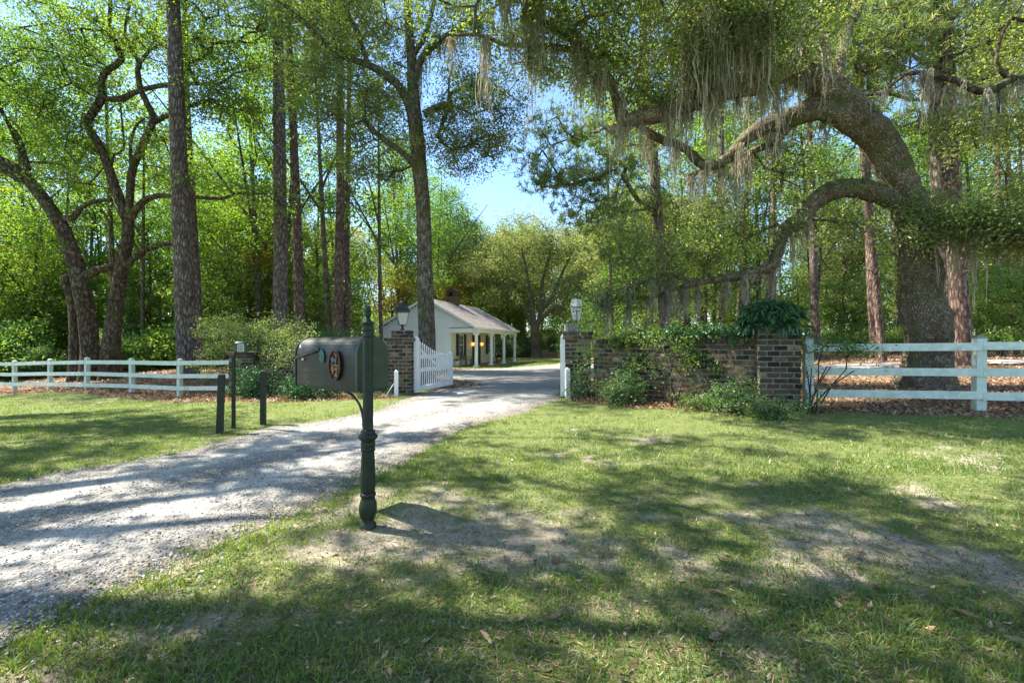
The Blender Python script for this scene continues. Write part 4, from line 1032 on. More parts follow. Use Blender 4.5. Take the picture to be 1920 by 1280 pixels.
# bench and small table on the porch
def bench(label, lx, ly, rz, w):
    p = hs.matrix_basis @ Vector((lx, ly, .04)); root = thing('porch_bench' if w > .8 else 'porch_stool', label, 'bench' if w > .8 else 'stool', tuple(p), hs.rotation_euler.z + rz)
    for i in range(5):
        a = Acc(); a.box(-w / 2, w / 2, -.2 + i * .085, -.2 + i * .085 + .06, .42, .44); a.build('seat_slat', M['iron'], root)
    for sx in (-1, 1):
        for sy in (-.18, .2):
            a = Acc(); a.bar((sx * (w / 2 - .03), sy, 0), (sx * (w / 2 - .03), sy, .42), .035, .035); a.build('leg', M['iron'], root)
        if w > .8:
            a = Acc(); a.bar((sx * (w / 2 - .03), .2, .44), (sx * (w / 2 - .03), .27, .86), .035, .035); a.bar((sx * (w / 2), -.2, .62), (sx * (w / 2), .22, .64), .03, .03); a.bar((sx * (w / 2), -.18, .44), (sx * (w / 2), -.18, .62), .03, .03); a.build('arm_frame', M['iron'], root)
    if w > .8:
        for i in range(4):
            a = Acc(); a.bar((-w / 2, .215 + i * .014, .53 + i * .09), (w / 2, .215 + i * .014, .53 + i * .09), .02, .05); a.build('back_slat', M['iron'], root)
    return root
bench('black slatted bench on the porch under the first window', 1.9, 1.55, 0, 1.15)
bench('small black stool at the end of the porch bench', 2.95, 1.35, 0, .45)
bench('small black stool under the far porch window', 8.0, 1.4, 0, .4)
# potted plant at the porch corner
p = hs.matrix_basis @ Vector((.35, 1.55, .04)); pp = thing('potted_plant', 'small white pot with a low plant at the near porch corner', 'plant', tuple(p))
a = Acc(); a.lathe([(0, 0), (.14, 0), (.19, .32), (.2, .34), (.17, .34), (.16, .3), (0, .3)], 14); a.build('pot', M['white'], pp, smooth=True)
a = Acc(); cluster_leaves(a, np.array([[0, 0, .48]]), 160, .14, .09, np.random.default_rng(3)); a.build('foliage', M['shrub'], pp)
# far white house glimpsed down the drive
fh = thing('far_house', 'white columned house glimpsed far down the drive between trees', 'house', (8.6, 104, -.1), R(8), scale=.62)
a = Acc(); a.box(-6, 6, 3, 12, 0, 5.2); a.build('wall', M['siding'], fh)
a = Acc(); a.prism([(-6.6, 5.2), (6.6, 5.2), (0, 8)], Matrix(((1, 0, 0, 0), (0, 0, 1, .2), (0, 1, 0, 0), (0, 0, 0, 1))), 12.2); a.build('roof', M['roof'], fh)
for k in range(6):
    a = Acc(); a.lathe([(.22, 0), (.2, .2), (.18, 5.0), (.24, 5.19)], 12, (-5.4 + k * 2.16, .8, 0)); a.build('column', M['white'], fh)
for k in range(5):
    a = Acc(); a.box(-4.8 + k * 2.16, -3.84 + k * 2.16, 2.93, 2.985, .4, 3.6); a.build('window', M['glass'], fh)

# ------------------------------------------------------------------ the big trees
def lim(*p): return pxlimb(p)
rg = np.random.default_rng(101)
# great leaning oak on the right
D = 11.5
ro_base = (*P(1735, 690, D)[:2], gz1(*P(1735, 690, D)[:2]))
trunkR = lim((1738, 760, D, 160), (1738, 722, D, 128), (1737, 680, D, 98), (1733, 600, D, 84), (1722, 500, D, 79), (1705, 400, D, 76), (1678, 320, D, 71), (1643, 260, D, 68), (1604, 210, D, 68), (1560, 172, D, 64), (1520, 146, D, 50), (1480, 132, 11.3, 46))
RO_L = [trunkR,
 lim((1560, 172, D, 60), (1520, 146, D, 54), (1480, 132, 11.4, 50), (1445, 142, 11.2, 46), (1400, 160, 11, 42), (1350, 172, 10.8, 40), (1290, 195, 10.6, 36), (1230, 215, 10.4, 30), (1165, 226, 10.2, 24)),
 lim((1165, 226, 10.2, 20), (1146, 160, 10, 15), (1110, 110, 9.9, 13), (1060, 92, 9.8, 11), (1019, 86, 9.7, 9), (951, 84, 9.6, 8), (902, 67, 9.6, 7), (850, 66, 9.6, 5)),
 lim((1150, 170, 10, 13), (1100, 130, 10, 11), (1070, 70, 10, 10), (1056, 0, 10, 9), (1050, -90, 10, 8)),
 lim((1120, 120, 9.9, 10), (1060, 67, 9.7, 9), (1020, 40, 9.6, 8), (985, 15, 9.6, 6)),
 lim((1645, 266, D, 54), (1585, 222, D, 50), (1530, 206, 11.6, 46), (1485, 222, 11.8, 38), (1440, 236, 12, 32), (1400, 258, 12, 28), (1372, 292, 12, 22), (1344, 308, 12, 20), (1312, 304, 12, 17), (1280, 276, 11.8, 16), (1240, 262, 11.6, 15), (1205, 240, 11.4, 13), (1165, 205, 11.3, 11)),
 lim((1480, 222, 11.8, 26), (1460, 262, 12, 16), (1420, 280, 12.2, 12), (1380, 296, 12.4, 9), (1290, 330, 12.6, 7)),
 lim((1700, 390, D, 50), (1645, 362, D, 44), (1598, 352, 11.6, 44), (1556, 362, 11.8, 38), (1520, 388, 12, 34), (1495, 415, 12.1, 32), (1470, 432, 12.2, 28), (1455, 480, 12.3, 24), (1448, 500, 12.3, 22), (1420, 508, 12.4, 18), (1385, 518, 12.5, 16), (1350, 522, 12.6, 15), (1310, 528, 12.8, 13), (1270, 542, 13, 10), (1230, 556, 13.2, 8), (1180, 560, 13.4, 6)),
 lim((1310, 528, 12.8, 9), (1270, 520, 12.8, 8), (1240, 514, 12.8, 7), (1200, 530, 12.9, 6), (1150, 546, 13, 5)),
 lim((1490, 128, 11.4, 30), (1500, 80, 11.3, 24), (1520, 40, 11.1, 22), (1550, 10, 11, 20), (1600, -30, 10.8, 18), (1650, -120, 10.5, 14)),
 lim((1440, 142, 11.2, 26), (1400, 80, 10.5, 20), (1350, 0, 9.8, 18), (1280, -150, 8.8, 14), (1180, -330, 7.8, 10)),
 lim((1560, 170, D, 30), (1590, 60, 12.2, 24), (1640, -80, 12.6, 20), (1660, -300, 13, 15)),
 lim((1700, 400, D, 34), (1760, 425, 11, 20), (1820, 418, 10.6, 15), (1890, 436, 10.2, 12), (1960, 430, 10, 8)),
]
tR = pxblobs(rg, [(1250, 40, 9.6, 2.6, 1.6, 1.0, 42), (1080, 30, 9.6, 1.4, 1.4, .9, 24), (1420, 40, 10.2, 1.8, 1.6, 1.0, 34), (1340, 110, 10.6, 1.8, 1.4, .7, 22), (1150, 150, 10.2, 1.2, 1.0, .9, 18), (1030, 130, 9.8, .9, .8, .35, 8), (1250, 150, 10.6, 1.2, 1.2, .6, 14),
 (1540, 50, 11.4, 1.2, 1.2, .7, 9), (1400, 400, 12.6, 1.4, 1.2, .7, 10), (1300, 450, 13, 1.5, 1.2, .6, 12), (1230, 500, 13.4, 1.6, 1.2, .5, 16), (1140, 560, 13.4, 1.2, 1.0, .5, 14), (1340, 480, 12.8, 1.0, .8, .5, 8), (1180, 430, 13.6, 1.0, 1.0, .6, 8), (1480, 320, 12.2, 1.2, 1, .6, 14), (1560, 420, 12.2, .9, .8, .5, 9),
 (1830, 420, 10.6, 1.5, .8, .3, 26), (1760, 400, 11, .7, .6, .3, 8),
 (1380, -160, 9, 4.5, 2.6, 1.2, 24), (1150, -260, 8, 3.5, 2.4, 1.2, 18), (1620, -240, 11, 3, 2.6, 1.6, 10), (900, -60, 9.2, 1.6, 1.2, .8, 14)])
RO, ro_paths = hero('live_oak', 'huge leaning live oak with mossy arching limbs behind the right fence', 'tree', ro_base, RO_L, tR, 'oakbark', 'oakleaf', 301, nleaf=260, sig=.40, size=.078, sides=40, growmin=2.6, rough=.07, fine=.022, rootf=.13)
# resurrection fern and moss growing along the tops of the limbs
rfn = np.random.default_rng(56); fa_ = Acc(); cs = []
for k in (0, 1, 5, 7, 9, 10):
    q = ro_paths[k]
    for i in rfn.integers(int(len(q) * (.45 if k == 0 else .05)), len(q), 90):
        if vnoise([i * .11], [k * 3.3], 330)[0] < .42: continue
        th = rfn.normal() * .7; cs.append(q[i, :3] + np.array((rfn.normal() * .05, math.sin(th) * q[i, 3], math.cos(th) * q[i, 3] * 1.02)))
cluster_leaves(fa_, np.array(cs), 36, .07, .04, rfn, 4, .5); fa_.build('limb_fern', M['ivy'], RO)
pts = []
rm = np.random.default_rng(55)
for k, (lo, hi, n) in {1: (.25, 1, 17), 2: (0, 1, 9), 3: (0, 1, 6), 4: (0, 1, 5), 5: (.2, 1, 9), 6: (.2, 1, 8), 7: (.3, 1, 12), 8: (0, 1, 6), 9: (.1, .8, 4), 10: (0, .5, 10), 12: (.3, 1, 6)}.items():
    q = ro_paths[k]
    for u in np.linspace(lo, hi, n) + rm.uniform(-.01, .01, n):
        i = int(np.clip(u, 0, .999) * len(q)); pts.append(q[i, :3] - (0, 0, q[i, 3] * .6) + rm.normal(size=3) * (.05, .12, .02))
hang_moss(RO, pts, rm, .55, 1.15)
big = [np.array(P(a_, b_, e)) - np.array(ro_base) for a_, b_, e in ((1300, -30, 9.8), (1320, 20, 10), (1335, -20, 10), (1352, 30, 10.2), (1368, -10, 10), (1385, 60, 10.3), (1400, 20, 10), (1425, 40, 10.2), (1340, 90, 10.4), (1362, 120, 10.5), (1310, 120, 10.4), (1010, -20, 9.4), (985, -10, 9.4), (960, -25, 9.5), (1440, -20, 9.8), (1290, 30, 9.8), (1230, 0, 9.8), (1500, 85, 11.2), (1510, 95, 11.2))]
hang_moss(RO, big, rm, 1.2, 1.9)

# off-frame oak on the far right, its limb with moss reaching in
D2 = 10
L2 = [lim((2260, 760, D2, 150), (2250, 600, D2, 110), (2230, 400, D2, 100), (2200, 250, D2, 90), (2150, 120, D2, 70), (2100, -100, D2, 50)),
 lim((2200, 250, D2, 50), (2080, 180, D2, 34), (1990, 150, D2, 26), (1930, 150, D2, 23), (1895, 148, D2, 20), (1870, 166, D2, 20), (1835, 172, D2, 19), (1800, 155, D2, 17), (1770, 146, D2, 14), (1725, 136, D2, 11), (1695, 142, D2, 9), (1668, 162, D2, 6)),
 lim((1890, 148, D2, 12), (1868, 118, D2, 9), (1880, 60, D2, 7), (1915, 10, D2, 6)),
 lim((2230, 420, D2, 36), (2050, 440, D2, 22), (1930, 430, D2, 14), (1870, 445, D2, 9)),
 lim((2100, 0, D2, 40), (2000, -120, D2 - .6, 30), (1850, -260, D2 - 1.4, 20))]
t2 = pxblobs(rg, [(1900, 60, D2 + .3, .7, .8, .3, 7), (1960, 100, D2, .7, .8, .5, 6), (1870, 250, D2 + .6, 1.0, .7, .35, 10), (2000, 300, D2, 1.4, 1, 1.2, 24), (1930, 440, D2, 1.0, .8, .35, 14), (2180, 0, D2, 2.4, 2.4, 1.4, 26), (1900, -280, D2 - 1, 2.5, 2, .8, 14), (2300, -200, D2, 4, 3, 2, 34)])
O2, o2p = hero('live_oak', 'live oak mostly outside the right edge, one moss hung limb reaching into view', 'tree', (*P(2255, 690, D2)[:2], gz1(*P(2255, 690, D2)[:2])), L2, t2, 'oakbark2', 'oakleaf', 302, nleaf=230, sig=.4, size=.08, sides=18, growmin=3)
pts = []
for u in np.linspace(.25, 1, 16):
    q = o2p[1]; i = int(min(.999, u) * len(q)); pts.append(q[i, :3] - (0, 0, q[i, 3] * .6) + rm.normal(size=3) * (.04, .06, .02))
hang_moss(O2, pts, rm, .5, .95)

# twin oaks on the left
D3 = 19.0
b3 = P(160, 700, D3)
LO1 = [lim((172, 715, D3, 58), (170, 660, D3, 40), (160, 580, D3, 37), (143, 500, D3, 34), (118, 430, D3, 32), (80, 370, D3, 30), (40, 325, D3, 27), (0, 300, D3, 24), (-60, 260, D3, 20), (-140, 180, D3, 15)),
 lim((140, 715, D3 + .2, 30), (140, 640, D3 + .2, 24), (136, 560, D3 + .2, 22), (126, 535, D3 + .1, 24), (122, 518, D3 + .1, 20)),
 lim((100, 405, D3, 22), (60, 350, D3, 18), (30, 335, D3 - .3, 15), (0, 316, D3 - .5, 14), (-60, 290, D3 - .8, 10)),
 lim((60, 345, D3, 14), (40, 290, D3, 11), (15, 230, D3, 10), (0, 200, D3, 9), (-20, 120, D3, 7)),
 lim((55, 318, D3, 9), (38, 260, D3, 7), (10, 225, D3, 6), (5, 200, D3, 5), (40, 180, D3, 3)),
 lim((118, 410, D3, 16), (138, 408, D3, 15), (152, 390, D3, 11), (175, 378, D3, 10), (210, 375, D3, 8)),
 lim((155, 520, D3, 20), (185, 505, D3, 18), (215, 500, D3, 15))]
t3 = pxblobs(rg, [(30, 180, D3, 3.2, 2.6, 2.0, 46), (100, 250, D3, 2.0, 2, 1.2, 22), (-60, 120, D3, 3.5, 3, 3, 30), (30, 60, D3, 3, 3, 1.8, 34), (-120, 300, D3, 3.2, 3, 2.4, 22)])
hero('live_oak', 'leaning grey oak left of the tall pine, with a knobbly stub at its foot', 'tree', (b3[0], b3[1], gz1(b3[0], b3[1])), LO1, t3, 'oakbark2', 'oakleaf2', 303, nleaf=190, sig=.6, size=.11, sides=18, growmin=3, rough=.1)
b4 = P(207, 700, D3 - .3); D4 = D3 - .3
LO2 = [lim((206, 715, D4, 54), (208, 660, D4, 38), (216, 580, D4, 33), (228, 500, D4, 28), (238, 460, D4, 26), (240, 420, D4, 22), (222, 370, D4, 21), (206, 320, D4, 20), (185, 270, D4, 19), (163, 232, D4, 18), (182, 200, D4, 17), (193, 178, D4, 17), (190, 150, D4, 14), (205, 130, D4, 14), (228, 112, D4, 13), (218, 80, D4, 10), (206, 50, D4, 9), (207, 0, D4, 8), (200, -80, D4, 6)),
 lim((195, 184, D4, 14), (225, 186, D4, 13), (262, 170, D4, 12), (310, 160, D4, 10), (360, 157, D4, 8), (410, 158, D4, 6), (440, 138, D4, 4)),
 lim((240, 430, D4, 17), (243, 380, D4, 16), (248, 320, D4, 17), (268, 270, D4, 17), (287, 225, D4, 15), (276, 195, D4, 13), (264, 170, D4, 12), (258, 130, D4, 11), (262, 118, D4, 11), (240, 80, D4, 8), (235, 50, D4, 6), (245, 0, D4, 5)),
 lim((284, 232, D4, 12), (310, 218, D4, 11), (355, 200, D4, 8), (400, 186, D4, 7), (405, 195, D4, 4), (470, 210, D4, 3)),
 lim((236, 425, D4, 17), (262, 385, D4, 14), (290, 368, D4, 12), (330, 368, D4, 9), (420, 372, D4, 8), (440, 362, D4, 6), (500, 364, D4, 4)),
 lim((232, 500, D4, 17), (262, 476, D4, 13), (290, 462, D4, 12), (335, 455, D4, 10), (370, 462, D4, 7)),
 lim((246, 320, D4, 8), (245, 270, D4, 7), (256, 235, D4, 6), (270, 222, D4, 5)),
 lim((262, 120, D4, 9), (280, 95, D4, 7), (305, 82, D4, 5)),
 lim((228, 112, D4, 9), (200, 60, D4, 7), (150, 20, D4, 6), (60, 0, D4, 5), (20, -40, D4, 4)),
 lim((205, 345, D4, 7), (214, 290, D4, 5), (232, 280, D4, 5), (226, 200, D4, 4))]
t4 = pxblobs(rg, [(110, 130, D4, 2.2, 2, 1.6, 30), (250, 60, D4, 2.4, 2, 1.6, 32), (400, 120, D4, 2, 2, 1.2, 28), (430, 200, D4, 1.8, 1.6, 1.0, 24), (450, 30, D4 - 1, 2.4, 2, 1.5, 30), (330, 300, D4 + .5, 1.6, 1.6, .9, 14), (150, 330, D4 + .4, 1.2, 1.2, .8, 8), (450, 370, D4, 1.2, 1.2, .5, 10), (290, -80, D4 - 1, 5, 3, 2, 22), (100, -40, D4 - 2, 4, 3, 1.5, 18), (120, 230, D4, 1.6, 1.6, 1.0, 14)])
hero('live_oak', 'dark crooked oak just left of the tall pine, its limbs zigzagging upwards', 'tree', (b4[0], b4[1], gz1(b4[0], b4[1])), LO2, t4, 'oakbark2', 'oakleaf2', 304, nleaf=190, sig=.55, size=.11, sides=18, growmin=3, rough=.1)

# central hardwood behind the left gate pier
D5 = 15.5; b5 = P(801, 700, D5)
LC = [lim((803, 735, D5, 44), (800, 680, D5, 35), (799, 600, D5, 31), (797, 500, D5, 29), (793, 400, D5, 28), (786, 300, D5, 28), (780, 240, D5, 27), (775, 190, D5, 24), (772, 120, D5, 19), (768, 60, D5, 17), (764, 0, D5, 15), (760, -120, D5, 12), (770, -260, D5, 8)),
 lim((776, 240, D5, 20), (768, 200, D5, 17), (750, 165, D5, 17), (722, 140, D5, 15), (690, 122, D5, 14), (660, 112, D5, 12), (630, 98, D5, 11), (590, 60, D5 - .3, 10), (545, 20, D5 - .5, 9), (515, -10, D5 - .6, 8), (440, -90, D5 - 1, 6)),
 lim((690, 122, D5, 11), (680, 90, D5, 10), (665, 50, D5, 9), (648, 15, D5, 9), (630, -30, D5, 7)),
 lim((778, 150, D5, 15), (790, 110, D5, 13), (815, 85, D5, 12), (840, 66, D5, 11), (880, 45, D5, 9), (920, 20, D5, 7), (960, -20, D5, 5)),
 lim((795, 215, D5, 15), (812, 206, D5, 13), (830, 198, D5, 13), (845, 196, D5, 12), (842, 180, D5, 8), (860, 168, D5, 5), (905, 156, D5, 4)),
 lim((842, 200, D5, 8), (832, 225, D5, 7), (820, 256, D5, 6)),
 lim((776, 308, D5, 13), (752, 284, D5, 11), (720, 262, D5, 10), (695, 240, D5, 11), (684, 224, D5, 12)),
 lim((842, 185, D5, 6), (842, 150, D5, 4), (850, 120, D5, 3)),
 lim((772, 110, D5, 11), (800, 60, D5, 9), (815, 0, D5, 8), (840, -100, D5, 6))]
t5 = pxblobs(rg, [(875, 225, D5, 1.7, 1.9, 1.5, 28), (900, 170, D5, 1.5, 1.6, 1.0, 20), (905, 275, D5, .9, 1, .6, 9), (945, 215, D5, .7, 1, .8, 6), (850, 290, D5, 1.0, 1, .6, 12), (640, 60, D5, 2.2, 1.8, 1.2, 34), (700, 200, D5, 1.5, 1.5, 1.2, 26), (580, 140, D5, 1.6, 1.6, 1.2, 22), (760, 70, D5, 1.5, 1.5, 1.0, 16), (860, 60, D5, 1.5, 1.5, .8, 22), (700, 300, D5, 1.1, 1.2, .7, 12), (760, -120, D5 - 1, 4, 3, 1.6, 34), (520, -60, D5 - 1, 3, 2.4, 1.4, 22), (620, 250, D5 + .4, 1.1, 1.1, .7, 10)])
CT, ctp = hero('hardwood_tree', 'tall forked hardwood rising behind the left gate pier in front of the gatehouse', 'tree', (b5[0], b5[1], gz1(b5[0], b5[1])), LC, t5, 'greybark', 'oakleaf', 305, nleaf=230, sig=.42, size=.085, sides=22, growmin=5, rough=.05)
pts = []
for k, n in ((3, 12), (4, 3)):
    q = ctp[k]
    for u in np.linspace(.15, .95, n): i = int(u * len(q)); pts.append(q[i, :3] - (0, 0, q[i, 3] * .6))
hang_moss(CT, pts, rm, .6, 1.2)

# ---- pines: straight trunks, crowns of needle tufts
def pine(label, px, d, wbase, lean=(0, 0), h=27, bark='pinebark', crown=None, seed=0, py_mid=None, low=.55, n=90, r=3.2, group='tall pines', dead=6):
    """px of the trunk at eye height; lean = how far the top moves, metres"""
    x, y = P(px, 645, d)[:2]; z = gz1(x, y); rng = np.random.default_rng(seed)
    rad = wbase * .5 * d / FPX * math.cos(math.atan((px - CX) / FPX))
    zz = np.array([-.3, .0, .35, 1.2, 4, 9, h * .6, h * .85, h]); rr = rad * np.array([1.55, 1.3, 1.12, 1.03, .97, .85, .62, .34, .08])
    f = (zz / h) ; ph = rng.random(2) * 6
    lb = np.stack([lean[0] * f + .12 * np.sin(zz * .3 + ph[0]) * f, lean[1] * f + .12 * np.sin(zz * .27 + ph[1]) * f, zz, rr], -1)
    root = thing('pine_tree', label, 'tree', (x, y, z), group=group)
    p = smooth_path(lb, .5); tr = Acc(); limb_mesh(tr, p, rng, 18 if wbase > 16 else 10, .035, .02)
    c = np.array([lean[0] * .85, lean[1] * .85, h * (low + 1) / 2])
    tg = blob(rng, c, (r, r, h * (1 - low) / 2), n) if crown is None else np.concatenate([blob(rng, np.array(P(a_, b_, e)) - (x, y, z), (q, q2, q3), m) for a_, b_, e, q, q2, q3, m in crown] + [blob(rng, c, (r, r, h * (1 - low) / 2), n // 2)])
    grow(tr, p[p[:, 2] > h * .3], tg, rng, twig=.01, k_r=.012, sides=4, seg=.9, sag=.1)
    for k in range(dead):   # dead snags on the bare trunk
        i = rng.integers(int(len(p) * .15), int(len(p) * .6)); th = rng.random() * 6.28; l = .4 + rng.random() * 1.2
        e = p[i, :3] + (math.cos(th) * l, math.sin(th) * l, l * .3); tr.tube([p[i, :3], (p[i, :3] + e) / 2 - (0, 0, .05), e], [.03, .02, .006], 5, cap=False)
    tr.build('trunk', M[bark], root, smooth=True)
    cr_ = Acc(); needle_tufts(cr_, tg, rng, sub=9, sig=.55, nl=15, ln=.30, w=.010 + .0005 * d); cr_.build('crown', M['needle'], root)
    return root
pine('tallest straight pine on the left, directly right of the crooked dark oak', 353, 17, 39, (-1.35, .3), 26, seed=1, r=3.6, n=120)
pine('slim pine hidden close behind the tallest left pine', 374, 21, 20, (-1.0, 0), 24, seed=2, n=60)
pine('thick dark straight pine left of centre, above the bushes behind the mailbox', 526, 19.5, 29, (-.25, .4), 27, seed=3, r=3.4)
pine('paler pine just right of the thick dark straight pine', 566, 24, 21, (-1.0, 0), 27, seed=4, group='tall pines', bark='pinered')
pine('reddish pine above the left half of the mailbox', 634, 24, 19, (.2, 0), 28, seed=5, bark='pinered')
pine('slim dark pine close right of the reddish pine', 650, 28, 14, (.1, 0), 27, seed=6)
pine('pine with thick reddish bark behind the big oak trunk, right one of the pair', 1806, 17.0, 40, (-1.1, .3), 27, 'pinered', seed=7, r=3.6, crown=[(1700, 60, 17, 2.6, 1.5, 1.6, 50), (1840, 120, 17, 1.4, 1.4, 1.8, 24), (1740, 240, 17, 1.4, 1, .5, 14), (1700, -60, 17, 3, 2, 2, 30)])
pine('greyer pine behind the big oak trunk, left one of the pair', 1782, 18.5, 36, (-1.3, .3), 28, seed=8, crown=[(1620, 120, 18, 2.0, 1.5, 1.6, 30), (1900, 60, 18, 2, 1.5, 1.5, 24), (1680, 20, 18, 2.0, 1.6, 1.5, 24), (1800, 260, 18.5, 1.2, 1, .6, 8)])
pine('pine standing left of the big oak trunk, seen over the right fence', 1643, 23, 21, (-1.6, 0), 27, seed=9, bark='pinered', crown=[(1600, 180, 22, 1.8, 1.4, 1.2, 16)])
pine('slim pale pine directly right of the plant topped brick pier', 1531, 25, 17, (-.9, 0), 27, seed=10)
pine('leaning reddish pine rising behind the middle of the long brick wall', 1252, 21, 22, (-1.6, 0), 24, seed=11, bark='pinered', crown=[(1070, 240, 20, 1.5, 1.4, .9, 22), (1040, 330, 20, 1.1, 1.2, .5, 14), (1130, 330, 20.5, 1.8, 1.4, 1.3, 30), (1110, 400, 21, 1.6, 1.4, .7, 20), (1200, 250, 21, 1.6, 1.4, 1.4, 22), (1160, 470, 21, 1.6, 1.2, .7, 14), (1240, 380, 21, 1.3, 1.2, .8, 14), (1005, 295, 20, .5, .6, .3, 5), (1010, 340, 20, .5, .5, .2, 4)])
pine('slim straight pine behind the right half of the long brick wall', 1353, 27, 14, (0, 0), 27, seed=12)
pine('pine beyond the right fence, left of the two near the picture edge', 1877, 27, 16, (-.5, 0), 27, seed=13)
pine('paler leaning pine beyond the right fence, nearest the picture edge', 1908, 29, 14, (-1.4, 0), 27, seed=14, bark='pinered')
pine('pine rising out of the leaves right of the tall arching oak limb', 1447, 26, 15, (.3, 0), 26, seed=15)
pine('slim pine partly hidden left of the plant topped pier', 1398, 33, 10, (.1, 0), 26, seed=16, n=50)
pine('thin far pine between the arching oak limb and the mossy branches', 1318, 38, 10, (.3, 0), 28, seed=17, n=50)
pine('tall pine crossing the gap above the leaning oak arch', 1655, 20.5, 16, (-2.8, 0), 30, seed=18, bark='pinered', crown=[(1560, 60, 20, 1.8, 1.4, 1.2, 26), (1640, 140, 20, 1.4, 1.2, 1.0, 20)])

# ---- mid distance mossy oak at the bend of the drive
D6 = 50; b6 = P(1004, 665, D6)
LM = [lim((1006, 672, D6, 26), (1004, 655, D6, 18), (1003, 630, D6, 18), (1004, 615, D6, 18)),
 lim((1004, 620, D6, 12), (988, 590, D6, 8), (974, 560, D6, 7), (955, 545, D6, 6), (925, 532, D6, 4)),
 lim((1003, 618, D6, 10), (998, 580, D6, 9), (992, 540, D6, 8), (985, 500, D6, 6), (975, 450, D6, 4)),
 lim((1006, 618, D6, 10), (1014, 580, D6, 8), (1016, 530, D6, 7), (1030, 480, D6, 5), (1035, 430, D6, 3)),
 lim((1010, 605, D6, 8), (1025, 588, D6, 7), (1042, 575, D6, 7), (1060, 580, D6, 5), (1090, 590, D6, 4)),
 lim((1014, 585, D6, 7), (1035, 555, D6, 6), (1055, 510, D6, 5), (1075, 470, D6, 3))]
t6 = pxblobs(rg, [(985, 450, D6, 3.8, 3, 2.8, 62), (1055, 470, D6, 3.0, 3, 3.0, 48), (920, 505, D6, 2.6, 2, 1.8, 34), (1010, 540, D6 + 2, 4, 2, 1.2, 14), (1080, 540, D6, 2, 2, 1.6, 30), (1000, 530, D6 + 2, 3, 2, 1.6, 24), (940, 560, D6, 1.6, 1.6, .8, 14)])
hero('live_oak', 'spreading mossy live oak at the bend of the drive, right of the gatehouse', 'tree', (b6[0], b6[1], gz1(b6[0], b6[1])), LM, t6, 'oakbark', 'mossleaf', 306, nleaf=130, sig=.9, size=.22, sides=10, growmin=2.5, k_r=.012)

# ------------------------------------------------------------------ background trees: a few kinds, copied
def proto(name, label, cat, seed, h, trunk_r, clusters, leaf, bark, nleaf, sig, size, group, bend=.5, forks=3, low=.4):
    rng = np.random.default_rng(seed); root = thing(name, label, cat, (0, 0, 0), group=group)
    tr = Acc(); top = (rng.normal() * bend, rng.normal() * bend, h * .93)
    m = np.array([[0, 0, -.3, trunk_r * 1.5], [0, 0, 0, trunk_r * 1.2], [top[0] * .3 + rng.normal() * .1 * bend, top[1] * .3, h * .3, trunk_r], [top[0] * .7, top[1] * .6 + rng.normal() * .2 * bend, h * .62, trunk_r * .65], [*top, trunk_r * .12]])
    p = smooth_path(m, .6); limb_mesh(tr, p, rng, 9, .05); sk = [p[p[:, 2] > h * .2]]
    for k in range(forks):
        i = int(len(p) * rng.uniform(.35, .6)); th = rng.random() * 6.28; l = h * rng.uniform(.15, .28); b = p[i]
        q = smooth_path(np.array([[*b[:3], b[3] * .7], [b[0] + math.cos(th) * l * .4, b[1] + math.sin(th) * l * .4, b[2] + l * .6, b[3] * .5], [b[0] + math.cos(th) * l, b[1] + math.sin(th) * l, b[2] + l * 1.4, b[3] * .2]]), .6)
        limb_mesh(tr, q, rng, 7, .05); sk.append(q)
    tg = np.concatenate([blob(rng, c, r, n) for c, r, n in clusters]); tg = tg[tg[:, 2] > .3]
    grow(tr, np.concatenate(sk), tg, rng, twig=.012, k_r=.01, sides=4, seg=1.0); tr.build('trunk', M[bark], root, smooth=True)
    cr_ = Acc(); cluster_leaves(cr_, tg, nleaf, sig, size, rng, 6, .55, subsig=.42); cr_.build('crown', M[leaf], root); return root
W1 = 'trees massed in the woods behind'
PR = {
 'A': proto('slim_tree', 'slim young woodland tree with light airy leaves', 'tree', 1, 11, .085, [((0, 0, 7.2), (2.2, 2.2, 3.4), 70), ((.4, 0, 3.4), (1.5, 1.5, 1.6), 18)], 'under', 'oakbark2', 110, .5, .15, W1),
 'B': proto('slim_tree', 'small woodland tree with leaves nearly down to the ground', 'tree', 2, 6.5, .06, [((0, 0, 4), (1.9, 1.9, 2.4), 60), ((.2, .3, 1.7), (1.7, 1.7, 1.2), 28)], 'under', 'oakbark2', 110, .42, .13, W1, bend=.8),
 'C': proto('broad_tree', 'tall woodland tree with a broad green crown', 'tree', 3, 20, .2, [((0, 0, 14.5), (4, 4, 4.8), 90), ((1, .5, 8), (2.8, 2.8, 2.6), 26)], 'oakleaf2', 'oakbark2', 130, .75, .2, W1),
 'D': proto('yellowing_tree', 'small tree with yellowing leaves', 'tree', 4, 8, .07, [((0, 0, 5.4), (1.8, 1.8, 2.4), 55), ((0, 0, 2.8), (1.2, 1.2, 1.0), 12)], 'yellow', 'oakbark2', 100, .42, .13, W1),
 'G': proto('slim_tree', 'tall slim straight trunked tree with leaves high up', 'tree', 8, 19, .11, [((0, 0, 14.5), (2.0, 2.0, 3.4), 36), ((.4, .3, 8.5), (1.5, 1.5, 1.8), 8)], 'oakleaf2', 'greybark', 120, .55, .17, W1, bend=.5, forks=2),
 'E': proto('broad_tree', 'mossy grey green woodland oak', 'tree', 5, 15, .26, [((0, 0, 10), (4.5, 4.5, 3.8), 120), ((-1.4, .5, 5.4), (3, 3, 2), 36)], 'mossleaf', 'oakbark', 130, .75, .2, W1, bend=1.0, forks=5),
 'F': proto('broad_tree', 'tall pale leaved woodland tree', 'tree', 6, 22, .17, [((0, 0, 16), (3.2, 3.2, 5.4), 74), ((.5, 0, 9), (2.2, 2.2, 3), 24)], 'under', 'greybark', 130, .7, .19, W1),
}
